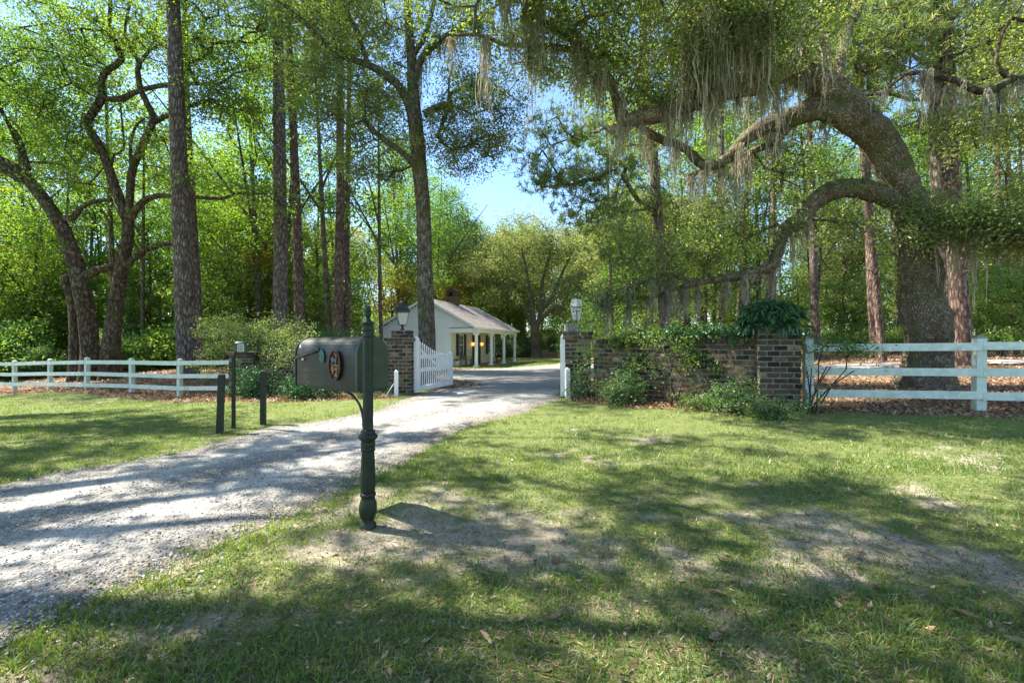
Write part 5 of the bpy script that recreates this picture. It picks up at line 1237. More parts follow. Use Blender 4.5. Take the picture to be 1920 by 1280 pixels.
def put(kind, px, d, s=1.0, rz=None, label=None, group=W1, _used=set(), force=False):
    if 676 < px < 965 and d < 37 and not force: return None
    x, y = P(px, 645, d)[:2]; src = PR[kind]
    rz = RND.random() * 6.28 if rz is None else rz; z = gz1(x, y) - .05
    if kind in _used: o = copy_thing(src, (x, y, z), rz, s, label, group)
    else: _used.add(kind); o = src; o.location = (x, y, z); o.rotation_euler = (0, 0, rz); o.scale = (s,) * 3
    if label: o['label'] = label
    else: WOODS.append((o, kind))
    return o
LANDM = [(0, 'outside the left edge of the picture'), (60, 'behind the far left end of the fence'), (125, 'left of the leaning grey oak'), (240, 'behind the two crooked oaks'), (330, 'between the crooked oak and the tallest pine'), (420, 'right of the tallest left pine'), (500, 'above the pier where the left fence ends'), (600, 'behind the thick dark pine'), (670, 'above the mailbox'), (735, 'above the mailbox finial'), (790, 'above the left gate lantern'), (880, 'behind the gatehouse roof'), (970, 'behind the gatehouse porch'), (1045, 'at the bend of the drive'), (1110, 'above the right gate lantern'), (1200, 'above the left third of the long wall'), (1300, 'above the middle of the long wall'), (1410, 'above the right third of the long wall'), (1520, 'behind the plant topped pier'), (1640, 'behind the left part of the right fence'), (1790, 'behind the leaning oak trunk'), (1860, 'behind the paired pines'), (1920, 'at the right edge of the picture'), (9999, 'outside the right edge of the picture')]
ORD = ['nearest', 'second nearest', 'third nearest', 'fourth nearest', 'fifth nearest', 'sixth nearest', 'seventh nearest', 'eighth nearest', 'ninth nearest', 'tenth nearest', 'eleventh nearest', 'twelfth nearest']
def relabel(objs, descr):
    # say where each copy stands: the landmark it is seen against, and its rank in distance there
    slots = {}
    for o in objs:
        px = CX + o.location.x / max(o.location.y, 1) * FPX; lm = next(t for e, t in LANDM if px < e)
        slots.setdefault((descr(o), lm), []).append(o)
    for (dsc, lm), os_ in slots.items():
        os_.sort(key=lambda o: o.location.y)
        for k, o in enumerate(os_): o['label'] = (dsc + ' ' + lm) if len(os_) == 1 else f'{ORD[min(k, 11)]} {dsc} {lm}'
WOODS = []
def okpos(x, y, r=1.0):
    if HX - 13 < x < HX + 7 and 26 < y < 46: return False
    if abs(x - np.interp(y, [0, 20, 40, 80], [0, 0, 3.6, 6.2])) < 2.2 + y * .02 and y > 14: return False
    return True
# understory close behind the left fence and along the woods' edge
for kind, px, d, s in [('B', 20, 24.5, 1.0), ('B', 95, 27, 1.1), ('A', 60, 25, .95), ('B', 260, 27, 1.0), ('A', 285, 26, .9), ('D', 45, 27, 1.0), ('B', 400, 24, .95), ('A', 425, 27, 1.0), ('D', 470, 27, 1.1), ('B', 455, 29, 1.1), ('A', 500, 30, 1.1), ('B', 590, 27, .9), ('A', 600, 31, 1.0), ('B', 690, 30, .8), ('A', 700, 29, .9), ('D', 735, 44, 1.3), ('A', 760, 48, 1.4), ('B', -60, 24, 1.2), ('B', -120, 28, 1.3), ('A', -40, 30, 1.2), ('B', 170, 28, 1.2), ('A', 190, 30, 1.1), ('B', 350, 31, 1.2), ('B', 540, 33, 1.2), ('B', 640, 36, 1.3), ('D', 860, 56, 1.5), ('D', 905, 62, 1.5)]:
    put(kind, px, d, s)
rw = random.Random(21)
n = 0
for row, (d0, d1, kinds, cnt) in enumerate([(32, 42, 'AGCBFG', 26), (42, 58, 'CFAGEB', 36), (58, 85, 'CFCEB', 60)]):
    for k in range(cnt):
        f = (k + rw.random() * .8) / cnt; px = -500 + 2900 * f; d = rw.uniform(d0, d1); x, y = P(px, 645, d)[:2]
        if not okpos(x, y): continue
        if px < 820 and rw.random() < (.45, .4, .3)[row]: continue
        kind = rw.choice(kinds if px < 1050 else 'FABE' if row < 2 else kinds); s = rw.uniform(.85, 1.15)
        if 800 < px < 1150:      # keep the open sky over the drive: nothing taller than the far tree line
            if row == 0: continue
            top = 1.4 + (645 - (400 + rw.uniform(-12, 40) if px > 905 else 330)) / FPX * d
            s = min(1.3, top / {'C': 20, 'F': 22, 'E': 15, 'A': 11, 'B': 6.5}[kind])
        put(kind, px, d, s); n += 1
for kind, px, d, h in [('E', 868, 62, 20), ('F', 893, 70, 21), ('E', 925, 60, 18), ('C', 950, 74, 21), ('E', 968, 66, 18.5), ('F', 985, 80, 23), ('C', 1012, 84, 23), ('E', 1090, 62, 18), ('F', 1112, 68, 20), ('E', 1130, 58, 18), ('C', 1062, 92, 24), ('B', 915, 54, 9), ('B', 955, 56, 9), ('A', 978, 60, 12), ('B', 1035, 74, 9), ('B', 1100, 56, 9), ('C', 840, 60, 23), ('F', 815, 56, 24)]:
    put(kind, px, d, h / {'C': 20, 'F': 22, 'E': 15, 'A': 11, 'B': 6.5}[kind])
# right hand middle distance
for kind, px, d, s in [('E', 1200, 34, .9), ('E', 1310, 38, .95), ('F', 1420, 31, .8), ('E', 1570, 36, .9), ('B', 1480, 27, .8), ('B', 1600, 29, .9), ('A', 1180, 30, .8), ('B', 1120, 33, .9), ('B', 1230, 28, .75), ('F', 1690, 38, .9), ('C', 1850, 42, 1.0), ('B', 1850, 24, .75), ('B', 1930, 22, .8), ('A', 1950, 30, 1.1), ('D', 1880, 25, .55), ('E', 1980, 34, 1.0), ('A', 1320, 26, .75), ('B', 1160, 45, 1.2), ('B', 1090, 52, 1.2), ('B', 1380, 40, 1.2), ('B', 1560, 42, 1.3), ('B', 1440, 45, 1.3), ('B', 1740, 40, 1.3)]:
    put(kind, px, d, s)
for k in range(28):
    px = -40 + 860 * (k + rw.random()) / 28; put('G', px, rw.uniform(21, 40), rw.uniform(.75, 1.15))
for k in range(14):
    px = 1130 + 800 * (k + rw.random()) / 14; put('G', px, rw.uniform(25, 42), rw.uniform(.8, 1.15))
# slim leaning / straight trunks named one by one
put('G', 716, 26, .95, 1.0, force=True, label='slim leaning tree directly behind the mailbox finial')
put('F', 752, 44, 1.0, 1.9, 'slender tall tree between the gatehouse gable and the slim dark pine')
put('F', 490, 26, .9, 2.2, 'bare stemmed tall tree left of the thick dark straight pine')
put('F', 680, 33, .95, 2.9, 'slender tall tree just right of the slim dark pine')

KD = {'A': 'slim light leaved tree', 'B': 'small bushy tree', 'C': 'tall broad crowned tree', 'D': 'yellowing small tree', 'E': 'mossy grey green oak', 'F': 'tall pale leaved tree', 'G': 'slim straight trunked tree'}
_kd = {o.name: KD[k] for o, k in WOODS}
relabel([o for o, k in WOODS], lambda o: _kd[o.name])

# the wood beyond, one mass at this distance
a = Acc(); rf_ = np.random.default_rng(60); n = 120000; th = rf_.uniform(-1.15, 1.15, n); dd = rf_.uniform(84, 108, n); xx, yy = np.sin(th) * dd, np.cos(th) * dd
hh = 5 + 13 * fbm(th * 9 + 20, th * 0 + dd * .05, 300, 4); zz = hh * rf_.random(n) ** .8; k = vnoise(xx * .35 + zz * .2, yy * .35 + zz * .5, 310) > .42; k &= ~((np.abs(xx - yy * .079) < 3.4) & (zz < 3.5))
add_leaves(a, np.stack([xx, yy, zz], -1)[k], .55, rf_, v=np.clip(.75 * fbm(xx[k] * .3, zz[k] * .4 + yy[k] * .2, 320, 3) + .3 * rf_.random(k.sum()), 0, 1)); a.build('far_woods', M['oakleaf2'], None, kind='stuff')
a = Acc()
for q in range(240):
    t_ = rf_.uniform(-1.15, 1.15); d_ = rf_.uniform(80, 104); x_, y_ = math.sin(t_) * d_, math.cos(t_) * d_
    if abs(x_ - y_ * .079) < 3.6: continue
    a.tube([(x_, y_, -.4), (x_ + rf_.normal() * .4, y_, 8), (x_ + rf_.normal() * .8, y_, 17)], [.24, .2, .1], 5, cap=False)
a.build('far_trunks', M['greybark'], None, kind='stuff')

# ---- trees over the photographer's left shoulder and behind, which throw the dappled shade
def shade_oak(label, x, y, seed, blobs, h=9, r=.5, size=.14, nl=260):
    rng = np.random.default_rng(seed); tg = np.concatenate([blob(rng, c, q, n) for c, q, n in blobs])
    c = tg.mean(0); lb = [np.array([[x, y, -.4, r * 1.5], [x, y, .3, r * 1.15], [x + (c[0] - x) * .1, y + (c[1] - y) * .1, h * .35, r], [x + (c[0] - x) * .35, y + (c[1] - y) * .35, h * .7, r * .7]])]
    e = lb[0][-1]
    for k in range(5):
        q = tg[rng.integers(0, len(tg))]; lb.append(np.array([[*e[:3], r * .45], [*(e[:3] + (q - e[:3]) * .5 + (0, 0, .6)), r * .28], [*q, r * .1]]))
    return hero('live_oak', label, 'tree', (x, y, gz1(x, y)), lb, tg, 'oakbark2', 'oakleaf', seed, nleaf=nl, sig=.42, size=size, sides=12, growmin=2.5)
shade_oak('oak standing left of the drive outside the picture', -13.5, 4.2, 401, [((-10.5, 4.5, 9.5), (4.5, 3.5, 1.8), 34), ((-7.2, 3.0, 9.6), (2.8, 3.0, 1.2), 17), ((-14, 2, 11), (4.5, 4.5, 3), 20), ((-5, 5.5, 10.6), (2.6, 2.2, 1.0), 15), ((-9.5, 8.2, 11.6), (4, 2.2, 1.2), 26)])
shade_oak('oak standing behind the camera on the left', -9.5, -3.5, 402, [((-8.5, -1.0, 10), (3.8, 3.5, 2), 28), ((-5.8, .6, 9.8), (2.6, 2.4, 1.3), 16), ((-12, -4, 11), (4, 4, 2.6), 16)])
shade_oak('oak standing behind the camera on the right', 4.5, -4.0, 403, [((0.0, .5, 10), (3.8, 2.4, 1.5), 22), ((-3.5, 3.5, 10.8), (2.6, 2.4, 1.2), 19), ((-.5, 6.2, 12), (3, 2.4, 1.5), 20), ((-2.2, 9, 11.8), (2.6, 1.8, 1.2), 14)])


shade_oak('oak beyond the left edge of the picture, near the far end of the fence', -20.5, 10.5, 404, [((-18, 11, 12), (4.0, 3, 2.0), 30), ((-21, 8, 11.5), (3.5, 3, 2), 18), ((-15.5, 9.5, 12), (2.6, 2.0, 1.2), 16)])
# ------------------------------------------------------------------ shrubs, vines, the plant on the pier
def shrub(name, label, cat, x, y, blobs, leaf, size, seed, nleaf=60, sig=.16, stems=5, group=None, z0=None, bark='greybark', wr=.5, sub=5):
    rng = np.random.default_rng(seed); z = gz1(x, y) if z0 is None else z0
    root = thing(name, label, cat, (x, y, z), 0, group)
    tg = np.concatenate([blob(rng, c, r, n) for c, r, n in blobs]); tg = tg[tg[:, 2] > .04]
    st = Acc(); sk = []
    for k in range(stems):
        th = k * 6.28 / stems + rng.random(); q = tg[rng.integers(0, len(tg))]; b = np.array((math.cos(th) * .08, math.sin(th) * .08, -.05))
        p = smooth_path(np.array([[*b, .016], [*(b * .6 + q * .35 + (0, 0, .1)), .012], [*(q * .7), .009]]), .12); st.tube(p[:, :3], p[:, 3], 5, cap=False); sk.append(p)
    grow(st, np.concatenate(sk), tg, rng, twig=.003, k_r=.0022, sides=4, seg=.15); st.build('stems', M[bark], root, smooth=True)
    c = Acc(); cluster_leaves(c, tg, nleaf, sig, size, rng, sub, .7, subsig=.45, wr=wr); c.build('foliage', M[leaf], root); return root
def at(px, py, d): p = P(px, py, d); return p[0], p[1]
x, y = at(1168, 700, 9.4); shrub('shrub', 'leafy green shrub in front of the left half of the long brick wall', 'shrub', x, y, [((0, 0, .38), (.36, .28, .36), 34), ((.05, -.05, .15), (.45, .3, .14), 14)], 'shrub', .055, 501, 60, .12)
x, y = at(1372, 700, 8.1); shrub('shrub', 'green shrub in front of the right end of the long brick wall', 'shrub', x, y, [((0, 0, .28), (.38, .26, .26), 24), ((-.1, -.05, .12), (.5, .3, .12), 16), ((.2, 0, .5), (.12, .12, .18), 5)], 'shrub', .055, 502, 60, .12)
x, y = at(1462, 700, 7.45); shrub('shrub', 'low dark shrub at the foot of the plant topped brick pier', 'shrub', x, y, [((0, 0, .16), (.42, .24, .16), 26), ((-.35, .05, .14), (.25, .2, .14), 10)], 'shrub', .05, 503, 60, .11)
x, y = at(1268, 700, 8.9); shrub('azalea', 'straggly bare stemmed azalea against the middle of the long brick wall', 'shrub', x, y, [((0, 0, .8), (.75, .14, .42), 16), ((.3, 0, .3), (.4, .15, .2), 6), ((-.4, .05, 1.25), (.5, .2, .25), 12)], 'ivy', .045, 504, 26, .12, stems=11)
x, y = at(1120, 700, 10.0); shrub('azalea', 'thin climbing shrub between the right gate pier and its lantern', 'shrub', x, y, [((-.15, 0, .75), (.28, .2, .6), 20), ((-.1, .1, 1.75), (.3, .25, .3), 16), ((-.35, .25, 2.0), (.3, .2, .3), 8), ((.15, 0, .2), (.3, .2, .15), 8)], 'ivy', .05, 505, 26, .12, stems=6)
x, y = at(1318, 700, 8.35); shrub('shrub', 'low spreading shrub at the foot of the long wall near its middle', 'shrub', x, y, [((0, 0, .16), (.4, .2, .16), 22)], 'ivy', .045, 506, 50, .1)
x, y = at(1078, 700, 10.2); shrub('shrub', 'small weeds round the foot of the right gate pier', 'shrub', x, y, [((0, 0, .18), (.28, .14, .2), 14), ((.1, .0, .6), (.2, .1, .3), 8)], 'shrub', .045, 507, 36, .1)
x, y = at(1520, 700, 7.85); shrub('azalea', 'wiry azalea arching over the left end of the white fence', 'shrub', x, y, [((.45, 0, 1.16), (.55, .25, .13), 30), ((1.0, .1, 1.08), (.3, .2, .08), 12), ((-.15, 0, .7), (.15, .15, .4), 8), ((.0, 0, .2), (.25, .2, .15), 10), ((.25, .1, 1.4), (.35, .2, .16), 10)], 'ivy', .042, 508, 26, .11, stems=7, bark='oakbark2')
# left of the drive
x, y = at(470, 700, 12.2); shrub('holly_bush', 'dark glossy bush by the foot of the overgrown left pier', 'shrub', x, y, [((0, 0, .42), (.45, .35, .42), 42), ((.2, 0, .15), (.5, .3, .15), 14)], 'fern', .06, 509, 60, .13)
x, y = at(590, 700, 11.4); shrub('holly_bush', 'dark glossy bush just below the back of the mailbox', 'shrub', x, y, [((0, 0, .3), (.7, .35, .3), 56), ((-.5, 0, .2), (.4, .3, .2), 16)], 'fern', .06, 510, 60, .13)
x, y = at(690, 700, 11.3); shrub('holly_bush', 'low glossy bush between the mailbox post and the left gate pier', 'shrub', x, y, [((0, 0, .14), (.5, .25, .14), 22)], 'fern', .05, 511, 50, .11)
x, y = at(432, 700, 14.3); shrub('azalea', 'big pale green azalea above the fence end and left pier', 'shrub', x, y, [((0, 0, 2.0), (.95, .7, .36), 54), ((.3, -.2, 1.4), (.8, .5, .4), 20), ((-.5, 0, 1.1), (.7, .5, .6), 20)], 'pale', .06, 512, 70, .18, stems=8)
x, y = at(520, 700, 14.0); shrub('azalea', 'big pale green azalea leaning over the wall left of the mailbox', 'shrub', x, y, [((0, 0, 1.85), (1.0, .6, .36), 52), ((.5, -.5, 1.35), (.7, .5, .4), 20), ((-.1, -.9, .9), (.5, .3, .5), 8)], 'pale', .06, 513, 70, .18, stems=9)
x, y = at(560, 700, 12.0); shrub('azalea', 'bare stemmed azalea in front of the wall left of the mailbox', 'shrub', x, y, [((0, 0, 1.25), (.7, .3, .4), 26), ((-.4, .1, .9), (.4, .25, .4), 10)], 'pale', .055, 514, 34, .15, stems=10)
x, y = at(625, 700, 15.5); shrub('holly_bush', 'dense dark green bush behind the mailbox top', 'shrub', x, y, [((0, 0, 1.0), (1.3, .9, 1.0), 130)], 'shrub', .07, 515, 70, .2, stems=8)
x, y = at(668, 700, 17); shrub('holly_bush', 'dark green bush between the mailbox finial and the gatehouse', 'shrub', x, y, [((0, 0, .6), (.9, .9, .7), 60)], 'shrub', .07, 516, 70, .2, stems=8)
# ivy along the wall top
def vine(label, pts, seed, n, leaf='ivy'):
    rng = np.random.default_rng(seed); p0 = pts[0]; root = thing('ivy', label, 'ivy', p0); off = np.array(p0)
    pp = smooth_path(np.array([[*p, .008] for p in pts]), .1); pp[:, :3] -= off
    t = pp[rng.integers(0, len(pp), n), :3] + rng.normal(size=(n, 3)) * (.10, .12, .07)
    a = Acc(); a.tube(pp[:, :3] + rng.normal(size=(len(pp), 3)) * .02, .008, 5); grow(a, pp, t, rng, twig=.002, k_r=.002, sides=4, seg=.1); a.build('stems', M['greybark'], root, smooth=True)
    c = Acc(); cluster_leaves(c, t, 42, .10, .06, rng, 4, .6, subsig=.5, wr=.75); c.build('foliage', M[leaf], root)
WT = .06 + 14 * (BH + MJ) + .12
wpt = lambda u, z=0, o=.08: (1.9 + 2.52 * u + o * .6, 10.62 - 2.4 * u + o, WT + z)
vine('leafy ivy heaped along the middle of the long wall top', [wpt(.16), wpt(.28, .04), wpt(.4, .06), wpt(.52, .06)], 521, 64)
vine('darker ivy along the right end of the long wall top', [wpt(.5, .05), wpt(.65, .08), wpt(.8, .08), wpt(.98, .0)], 522, 60, 'fern')
vine('ivy hanging down the front of the long wall', [wpt(.22, .05, -.06), wpt(.27, -.2, -.1), wpt(.3, -.5, -.1), wpt(.28, -.8, -.1)], 523, 22)
vine('thin ivy sprays hanging on the right half of the long wall', [wpt(.62, .05, -.06), wpt(.64, -.25, -.1), wpt(.7, -.45, -.1), wpt(.78, -.5, -.1)], 524, 18)
# big-leaved plant crowning the end pier: its leaves are built one by one
px_, py_ = EPX + .03, EPY + .36
fp = thing('pier_plant', 'big dark green domed plant spilling over the top of the wide brick pier', 'plant', (px_, py_, pe_top - .03))
def longleaf(seed):
    r = random.Random(seed); a = Acc(); L_ = .20; w = .026; V = []
    for i, (u, ww) in enumerate(((0, .2), (.2, .8), (.45, 1), (.7, .8), (.9, .4), (1, .02))):
        zz = -.55 * L_ * u * u; V += [(u * L_, -w * ww, zz + .004), (u * L_, 0, zz - .006), (u * L_, w * ww, zz + .004)]
    Q = []
    for i in range(5): Q += [(3 * i, 3 * i + 3, 3 * i + 4, 3 * i + 1), (3 * i + 1, 3 * i + 4, 3 * i + 5, 3 * i + 2)]
    a.add(V, Q, a=r.random()); return a.mesh('leaf', M['fern'])
LL = [longleaf(k) for k in range(8)]
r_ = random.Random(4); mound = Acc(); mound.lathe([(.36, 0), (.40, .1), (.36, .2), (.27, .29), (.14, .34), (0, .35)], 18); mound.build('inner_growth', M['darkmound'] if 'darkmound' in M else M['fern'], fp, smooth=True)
for k in range(298):
    th = r_.random() * 6.283; u = r_.random() ** .75; el = (1 - u) * 1.45 + .0
    rr = .50 * math.cos(el * .95) + .03; zz = .08 + .44 * math.sin(el) + r_.uniform(-.02, .04)
    if u > .8: zz = r_.uniform(-.02, .12); rr = .54
    link('leaf', LL[r_.randrange(8)], fp, loc=(math.cos(th) * rr, math.sin(th) * rr, zz), rot=(r_.uniform(-.5, .5), .5 - el * .45 + r_.uniform(-.5, .4), th + r_.uniform(-.7, .7)), scale=r_.uniform(.6, 1.0))
g_ = Acc(); cluster_leaves(g_, blob(np.random.default_rng(8), (0, 0, .16), (.50, .50, .28), 110), 60, .09, .09, np.random.default_rng(9), 4, .6, wr=.34); g_.build('fine_foliage', M['fern'], fp)

# ---- undergrowth bushes along the edge of the woods, copied
ub = shrub('undergrowth_bush', 'low green undergrowth bush at the edge of the left woods', 'shrub', -16, 24, [((0, 0, .9), (1.5, 1.2, .9), 90), ((.5, 0, 1.8), (.8, .7, .6), 20)], 'shrub', .13, 530, 60, .3, stems=6, group='undergrowth bushes along the woods')
ub2 = shrub('undergrowth_bush', 'bright green undergrowth bush at the edge of the woods', 'shrub', -20, 26, [((0, 0, .8), (1.6, 1.3, .8), 80), ((-.5, 0, 1.7), (.9, .8, .7), 30)], 'under', .13, 531, 60, .3, stems=6, group='undergrowth bushes along the woods')
rb = random.Random(77)
for k in range(62):
    px = -300 + 1050 * (k + rb.random()) / 62 if k < 40 else 1080 + 950 * (k - 40 + rb.random()) / 22
    d = rb.uniform(21, 30) if k < 40 else rb.uniform(29, 42)
    x, y = at(px, 645, d)
    if not okpos(x, y): continue
    if k in (0, 1): o = (ub, ub2)[k]; o.location = (x, y, gz1(x, y)); continue
    copy_thing((ub, ub2)[k % 2], (x, y, gz1(x, y)), rb.random() * 6, rb.uniform(.6, 1.15) * (1 if k < 40 else .8))
hb2 = [(995, 54), (970, 51), (945, 46), (1040, 66), (1062, 58), (1085, 50), (1075, 40), (985, 60), (1010, 70)]
for px, d in hb2:
    x, y = at(px, 645, d); copy_thing(ub, (x, y, gz1(x, y)), px, 1.0)
_ubs = [o for o in COL.objects if o.name.startswith('undergrowth_bush')]
relabel(_ubs, lambda o: 'dark green undergrowth bush' if o.children[1].data == ub.children[1].data and o.children[0].data == ub.children[0].data else 'bright green undergrowth bush')

# ------------------------------------------------------------------ grass
def blades(name, x, y, h, w, rng, mat, seg2=True, lean=.5, kind='stuff', parent=None):
    n = len(x); z = gz(x, y) - .006; th = rng.random(n) * 6.283; ld = rng.random(n) * 6.283; ll = h * lean * (.3 + rng.random(n))
    B = np.stack([x, y, z], -1); s = np.stack([np.cos(th), np.sin(th), 0 * th], -1) * w[:, None] * .5
    ln_ = np.stack([np.cos(ld), np.sin(ld), 0 * ld], -1); up = np.array((0, 0, 1.0))
    v = np.clip(rng.random(n) * .6 + .5 * fbm(x * 1.5, y * 1.5, 70, 2) - .1, 0, 1); a = Acc()
    mid = B + ln_ * (ll * .3)[:, None] + up * (h * .6)[:, None]; tip = B + ln_ * ll[:, None] + up * (h * .95)[:, None]
    if seg2:
        V = np.stack([B - s, B + s, mid + s * .8, mid - s * .8, tip], 1).reshape(-1, 3); i = np.arange(n)[:, None] * 5
        a.add(V, i + np.array([[0, 1, 2, 3]]), i + np.array([[3, 2, 4]]), a=np.repeat(v, 5))
    else:
        V = np.stack([B - s, B + s, tip], 1).reshape(-1, 3); a.add(V, None, np.arange(3 * n).reshape(-1, 3), a=np.repeat(v, 3))
    return a.build(name, M[mat], None, kind=kind)
rq = np.random.default_rng(88)
def lawn_ok(x, y, thr=0.0):
    return (~inside(DRIVE, x, y) | ((edge_dist(DRIVE, x, y) < .22) & (rq.random(len(x)) < .35))) & (litter_mask(x, y) < .35)
def scatter_tufts(n, ymin, ymax, per, spread):
    d = ymin * (ymax / ymin) ** rq.random(n); px = rq.uniform(-1.18, 1.18, n); x = px * d; y = d
    g = grass_mask(x, y); k = lawn_ok(x, y) & (rq.random(n) < np.clip(g * 1.1 + .06, 0, 1)); x, y = x[k], y[k]
    big = .5 + 1.0 * fbm(x * 1.1 + 9, y * 1.1, 90, 3) * (.5 + rq.random(len(x)))
    m = per; x = (x[:, None] + rq.normal(size=(len(x), m)) * spread).ravel(); y = (y[:, None] + rq.normal(size=(len(y), m)) * spread).ravel()
    return x, y, np.repeat(big, m)
x, y, b = scatter_tufts(19000, 1.45, 5.2, 6, .02); blades('grass', x, y, (.012 + .045 * rq.random(len(x)) ** 2.2) * b * 1.1, .0035 + .0035 * rq.random(len(x)), rq, 'grass', True, .8).__setitem__('label', 'sparse tufty grass in the near lawn')
x, y, b = scatter_tufts(21000, 4.6, 14.5, 5, .04); blades('grass', x, y, (.02 + .045 * rq.random(len(x)) ** 1.5) * b * 1.1, .006 + .008 * rq.random(len(x)), rq, 'grass', False, .7)
n = 26000; x = rq.uniform(-26, -5, n); y = rq.uniform(7, 17, n); k = lawn_ok(x, y) & (rq.random(n) < grass_mask(x, y) + .05); x, y = x[k], y[k]; blades('grass', x, y, .02 + .03 * rq.random(len(x)) ** 1.6, .012 + .014 * rq.random(len(x)), rq, 'grass', False, .7)
n = 16000; x = rq.uniform(-5.5, 7, n); y = rq.uniform(27, 46, n); k = ~inside(DRIVE, x, y) & (litter_mask(x, y) < .5); k &= ~((x < -1.2 + (y - 31) * .31) & (y > 30.5) & (y < 42)); x, y = x[k], y[k]; blades('grass', x, y, .04 + .05 * rq.random(len(x)), .04 + .03 * rq.random(len(x)), rq, 'grass', False, .7)
# taller weeds along the drive's edge
e = np.array(DR_R[2:15]); t = rq.random(520) * (len(e) - 1.001); i = t.astype(int); f = (t - i)[:, None]; gapk = fbm(t * 1.7, t * 0, 140, 2); q = e[i] * (1 - f) + e[i + 1] * f + rq.normal(size=(520, 2)) * .12 + (.12, -.04)
xx = (q[:, 0][:, None] + rq.normal(size=(520, 9)) * .02).ravel(); yy = (q[:, 1][:, None] + rq.normal(size=(520, 9)) * .02).ravel()
blades('grass', xx, yy, .015 + .08 * rq.random(len(xx)) ** 1.8 * np.repeat(np.clip((gapk - .3) * 2.4, .1, 1), 9), .004 + .004 * rq.random(len(xx)), rq, 'grass', True, .6)
# flat small leaves of clover and weeds between the blades
def flat_leaves(name, x, y, size, mat, rng, lift=.012, tilt=.35, wr=.6):
    n = len(x); z = gz(x, y) + lift * rng.random(n) + .003; th = rng.random(n) * 6.283
    a_ = np.stack([np.cos(th), np.sin(th), rng.normal(size=n) * tilt], -1); b = unit(np.cross(np.array((0, 0, 1.0)) + rng.normal(size=(n, 3)) * tilt, a_))
    C = np.stack([x, y, z], -1); l = size[:, None]; cv = np.array((0, 0, 1.0)) * l * .14 * rng.random((n, 1))
    V = np.stack([C - a_ * l * .5 + cv, C + b * l * wr * .5, C + a_ * l * .5 + cv, C - b * l * wr * .5], 1).reshape(-1, 3)
    a = Acc(); a.add(V, np.arange(4 * n).reshape(-1, 4), a=np.repeat(rng.random(n), 4)); return a.build(name, M[mat], None, kind='stuff')
def near_pts(n, y0, y1, fx=1.18):
    d = y0 * (y1 / y0) ** rq.random(n); return rq.uniform(-fx, fx, n) * d, d
x, y = near_pts(60000, 1.45, 7); c = fbm(x * 1.6 + 4, y * 1.6, 97, 3); k = lawn_ok(x, y) & (rq.random(len(x)) < np.clip((c - .34) * 3.2, 0, 1)); flat_leaves('clover', x[k], y[k], .009 + .014 * rq.random(k.sum()), 'weed', rq)
x, y = near_pts(30000, 1.45, 8); k = lawn_ok(x, y); flat_leaves('dry_thatch', x[k], y[k], .02 + .045 * rq.random(k.sum()), 'litter', rq, .012, .2, .09)
x, y = near_pts(2400, 1.45, 14); k = lawn_ok(x, y) ; flat_leaves('small_fallen_leaves', x[k], y[k], .022 + .03 * rq.random(k.sum()), 'litter', rq, .015, .35, .5)
x, y = near_pts(900, 2.0, 16); k = inside(DRIVE, x, y); flat_leaves('small_fallen_leaves', x[k], y[k], .02 + .03 * rq.random(k.sum()), 'litter', rq, .015, .3, .5)
# twigs dropped on the lawn
a = Acc(); x, y = near_pts(260, 1.6, 9)
for px_2, py_2 in zip(x, y):
    l = rq.uniform(.04, .2); th = rq.random() * 6.28; z = gz1(px_2, py_2) + .006; e = (px_2 + math.cos(th) * l, py_2 + math.sin(th) * l, z + rq.uniform(0, .012)); m_ = ((px_2 + e[0]) / 2 + rq.normal() * .008, (py_2 + e[1]) / 2 + rq.normal() * .008, z + .006)
    a.tube([(px_2, py_2, z), m_, e], [.0028, .0024, .001], 4, cap=False)
a.build('fallen_twigs', M['greybark'], None, kind='stuff')
# leaf litter and pine straw in the beds and under the trees
n = 90000; d = 6.5 * (30 / 6.5) ** rq.random(n); x = rq.uniform(-1.2, 1.2, n) * d; y = d; k = (litter_mask(x, y) > .3 + .3 * rq.random(n)) & ~inside(DRIVE, x, y) & ~inside(LANE, x, y)
flat_leaves('leaf_litter', x[k], y[k], (.035 + .05 * rq.random(k.sum())) * (1 + d[k] * .03), 'litter', rq, .03, .5, .5)
k2 = k & (rq.random(n) < .5); x2 = x[k2] + rq.normal(size=k2.sum()) * .1; y2 = y[k2] + rq.normal(size=k2.sum()) * .1
flat_leaves('pine_straw', x2, y2, (.10 + .12 * rq.random(k2.sum())), 'straw', rq, .03, .3, .06 )
# ---- loose stones on the drive
def stones(name, x, y, s, rng):
    n = len(x); z = gz(x, y) + .012 - .05 * 0 + s * .15
    dirs = np.array([(1, 0, 0), (0, 1, 0), (-1, 0, 0), (0, -1, 0), (0, 0, 1), (0, 0, -1.0)])
    J = dirs[None] * (s[:, None, None] * (.55 + .7 * rng.random((n, 6, 1)))) * np.array((1, 1, .6)) + rng.normal(size=(n, 6, 3)) * (s * .16)[:, None, None]
    V = (np.stack([x, y, z], -1)[:, None, :] + J).reshape(-1, 3)
    T = np.array([(0, 1, 4), (1, 2, 4), (2, 3, 4), (3, 0, 4), (1, 0, 5), (2, 1, 5), (3, 2, 5), (0, 3, 5)]); i = np.arange(n)[:, None, None] * 6
    a = Acc(); a.add(V, None, (i + T[None]).reshape(-1, 3), a=np.repeat(rng.random(n), 6)); return a.build(name, M['pebble'], None, kind='stuff')
x, y = near_pts(52000, 1.9, 11, 1.2); k = inside(DRIVE, x, y); x, y = x[k], y[k]; stones('loose_gravel', x, y, .0035 + .0085 * rq.random(len(x)) ** 2 + y * .0004, rq)
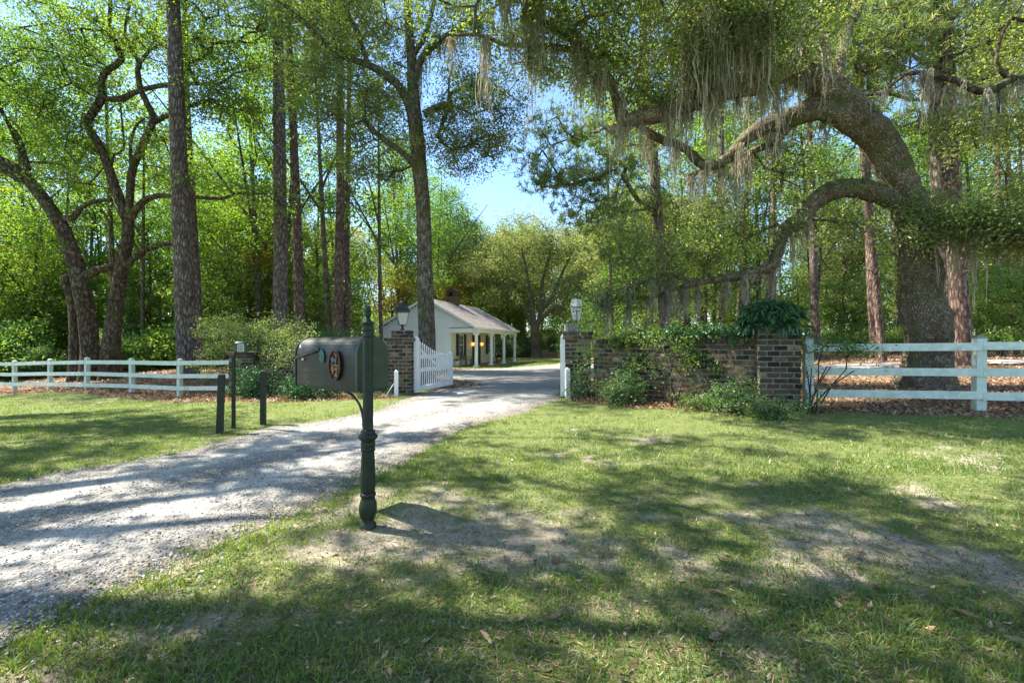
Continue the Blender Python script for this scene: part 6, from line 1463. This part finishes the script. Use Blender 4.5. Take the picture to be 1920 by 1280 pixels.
x, y = near_pts(5000, 1.6, 7); ed_ = edge_dist(DRIVE, x, y); k = ~inside(DRIVE, x, y) & (rq.random(len(x)) < np.exp(-ed_ / .35)); stones('loose_gravel', x[k], y[k], .004 + .007 * rq.random(k.sum()), rq)

# ------------------------------------------------------------------ single fallen leaves big enough to tell apart
def bigleaf(seed):
    r = random.Random(seed); a = Acc(); L_, w = .11, .022; V = []; curl = r.uniform(.2, .5)
    for u, ww in ((0, .08), (.15, .55), (.4, 1), (.7, .85), (.9, .4), (1, .03)):
        zz = L_ * (.02 + curl * (u - .45) ** 2); V += [(u * L_, -w * ww, zz + .012 * ww), (u * L_, .004 * math.sin(u * 6), zz), (u * L_, w * ww, zz + .014 * ww)]
    Q = []
    for i in range(5): Q += [(3 * i, 3 * i + 3, 3 * i + 4, 3 * i + 1), (3 * i + 1, 3 * i + 4, 3 * i + 5, 3 * i + 2)]
    a.add(V, Q, a=r.uniform(.25, .75)); return a.mesh('dead_leaf', M['litter'])
BLF = [bigleaf(k) for k in range(5)]
FL = [(1328, 1203, 'curled dark brown leaf lying below the middle of the near lawn', 1.0), (1545, 1128, 'curled orange brown leaf, leftmost of the small heap on the right of the lawn', .9), (1566, 1131, 'upright orange leaf in the middle of the small heap on the right of the lawn', .8), (1578, 1126, 'small brown leaf, rightmost of the small heap on the right of the lawn', .7),
 (1840, 1168, 'long red brown leaf near the right edge of the near lawn', 1.1), (1880, 1200, 'brown leaf nearest the lower right corner of the lawn', 1.0), (1332, 1108, 'orange leaf left of the small leaf heap on the right lawn', .8), (948, 1000, 'small orange leaf on the bare patch right of the mailbox post', .9), (1612, 1040, 'brown leaf beyond the small leaf heap', .9), (1052, 1052, 'brown leaf in the lawn right of the mailbox shadow', .9), (1030, 1172, 'brown leaf in the shaded grass below the mailbox shadow', .9), (918, 1213, 'small brown leaf near the bottom middle of the lawn', .8), (1637, 1098, 'flat red leaf in the sun just above right of the leaf heap', .9), (1345, 1046, 'brown leaf in the shade at the middle of the right lawn', .7)]
for k, (px, py, lb, s) in enumerate(FL):
    x, y = G(px, py); link('dead_leaf', BLF[k % 5], None, lb, 'leaf', 'large fallen leaves on the lawn', None, (x, y, gz1(x, y) + .012), (RND.uniform(-.3, .3), RND.uniform(-.2, .2), RND.random() * 6), s)
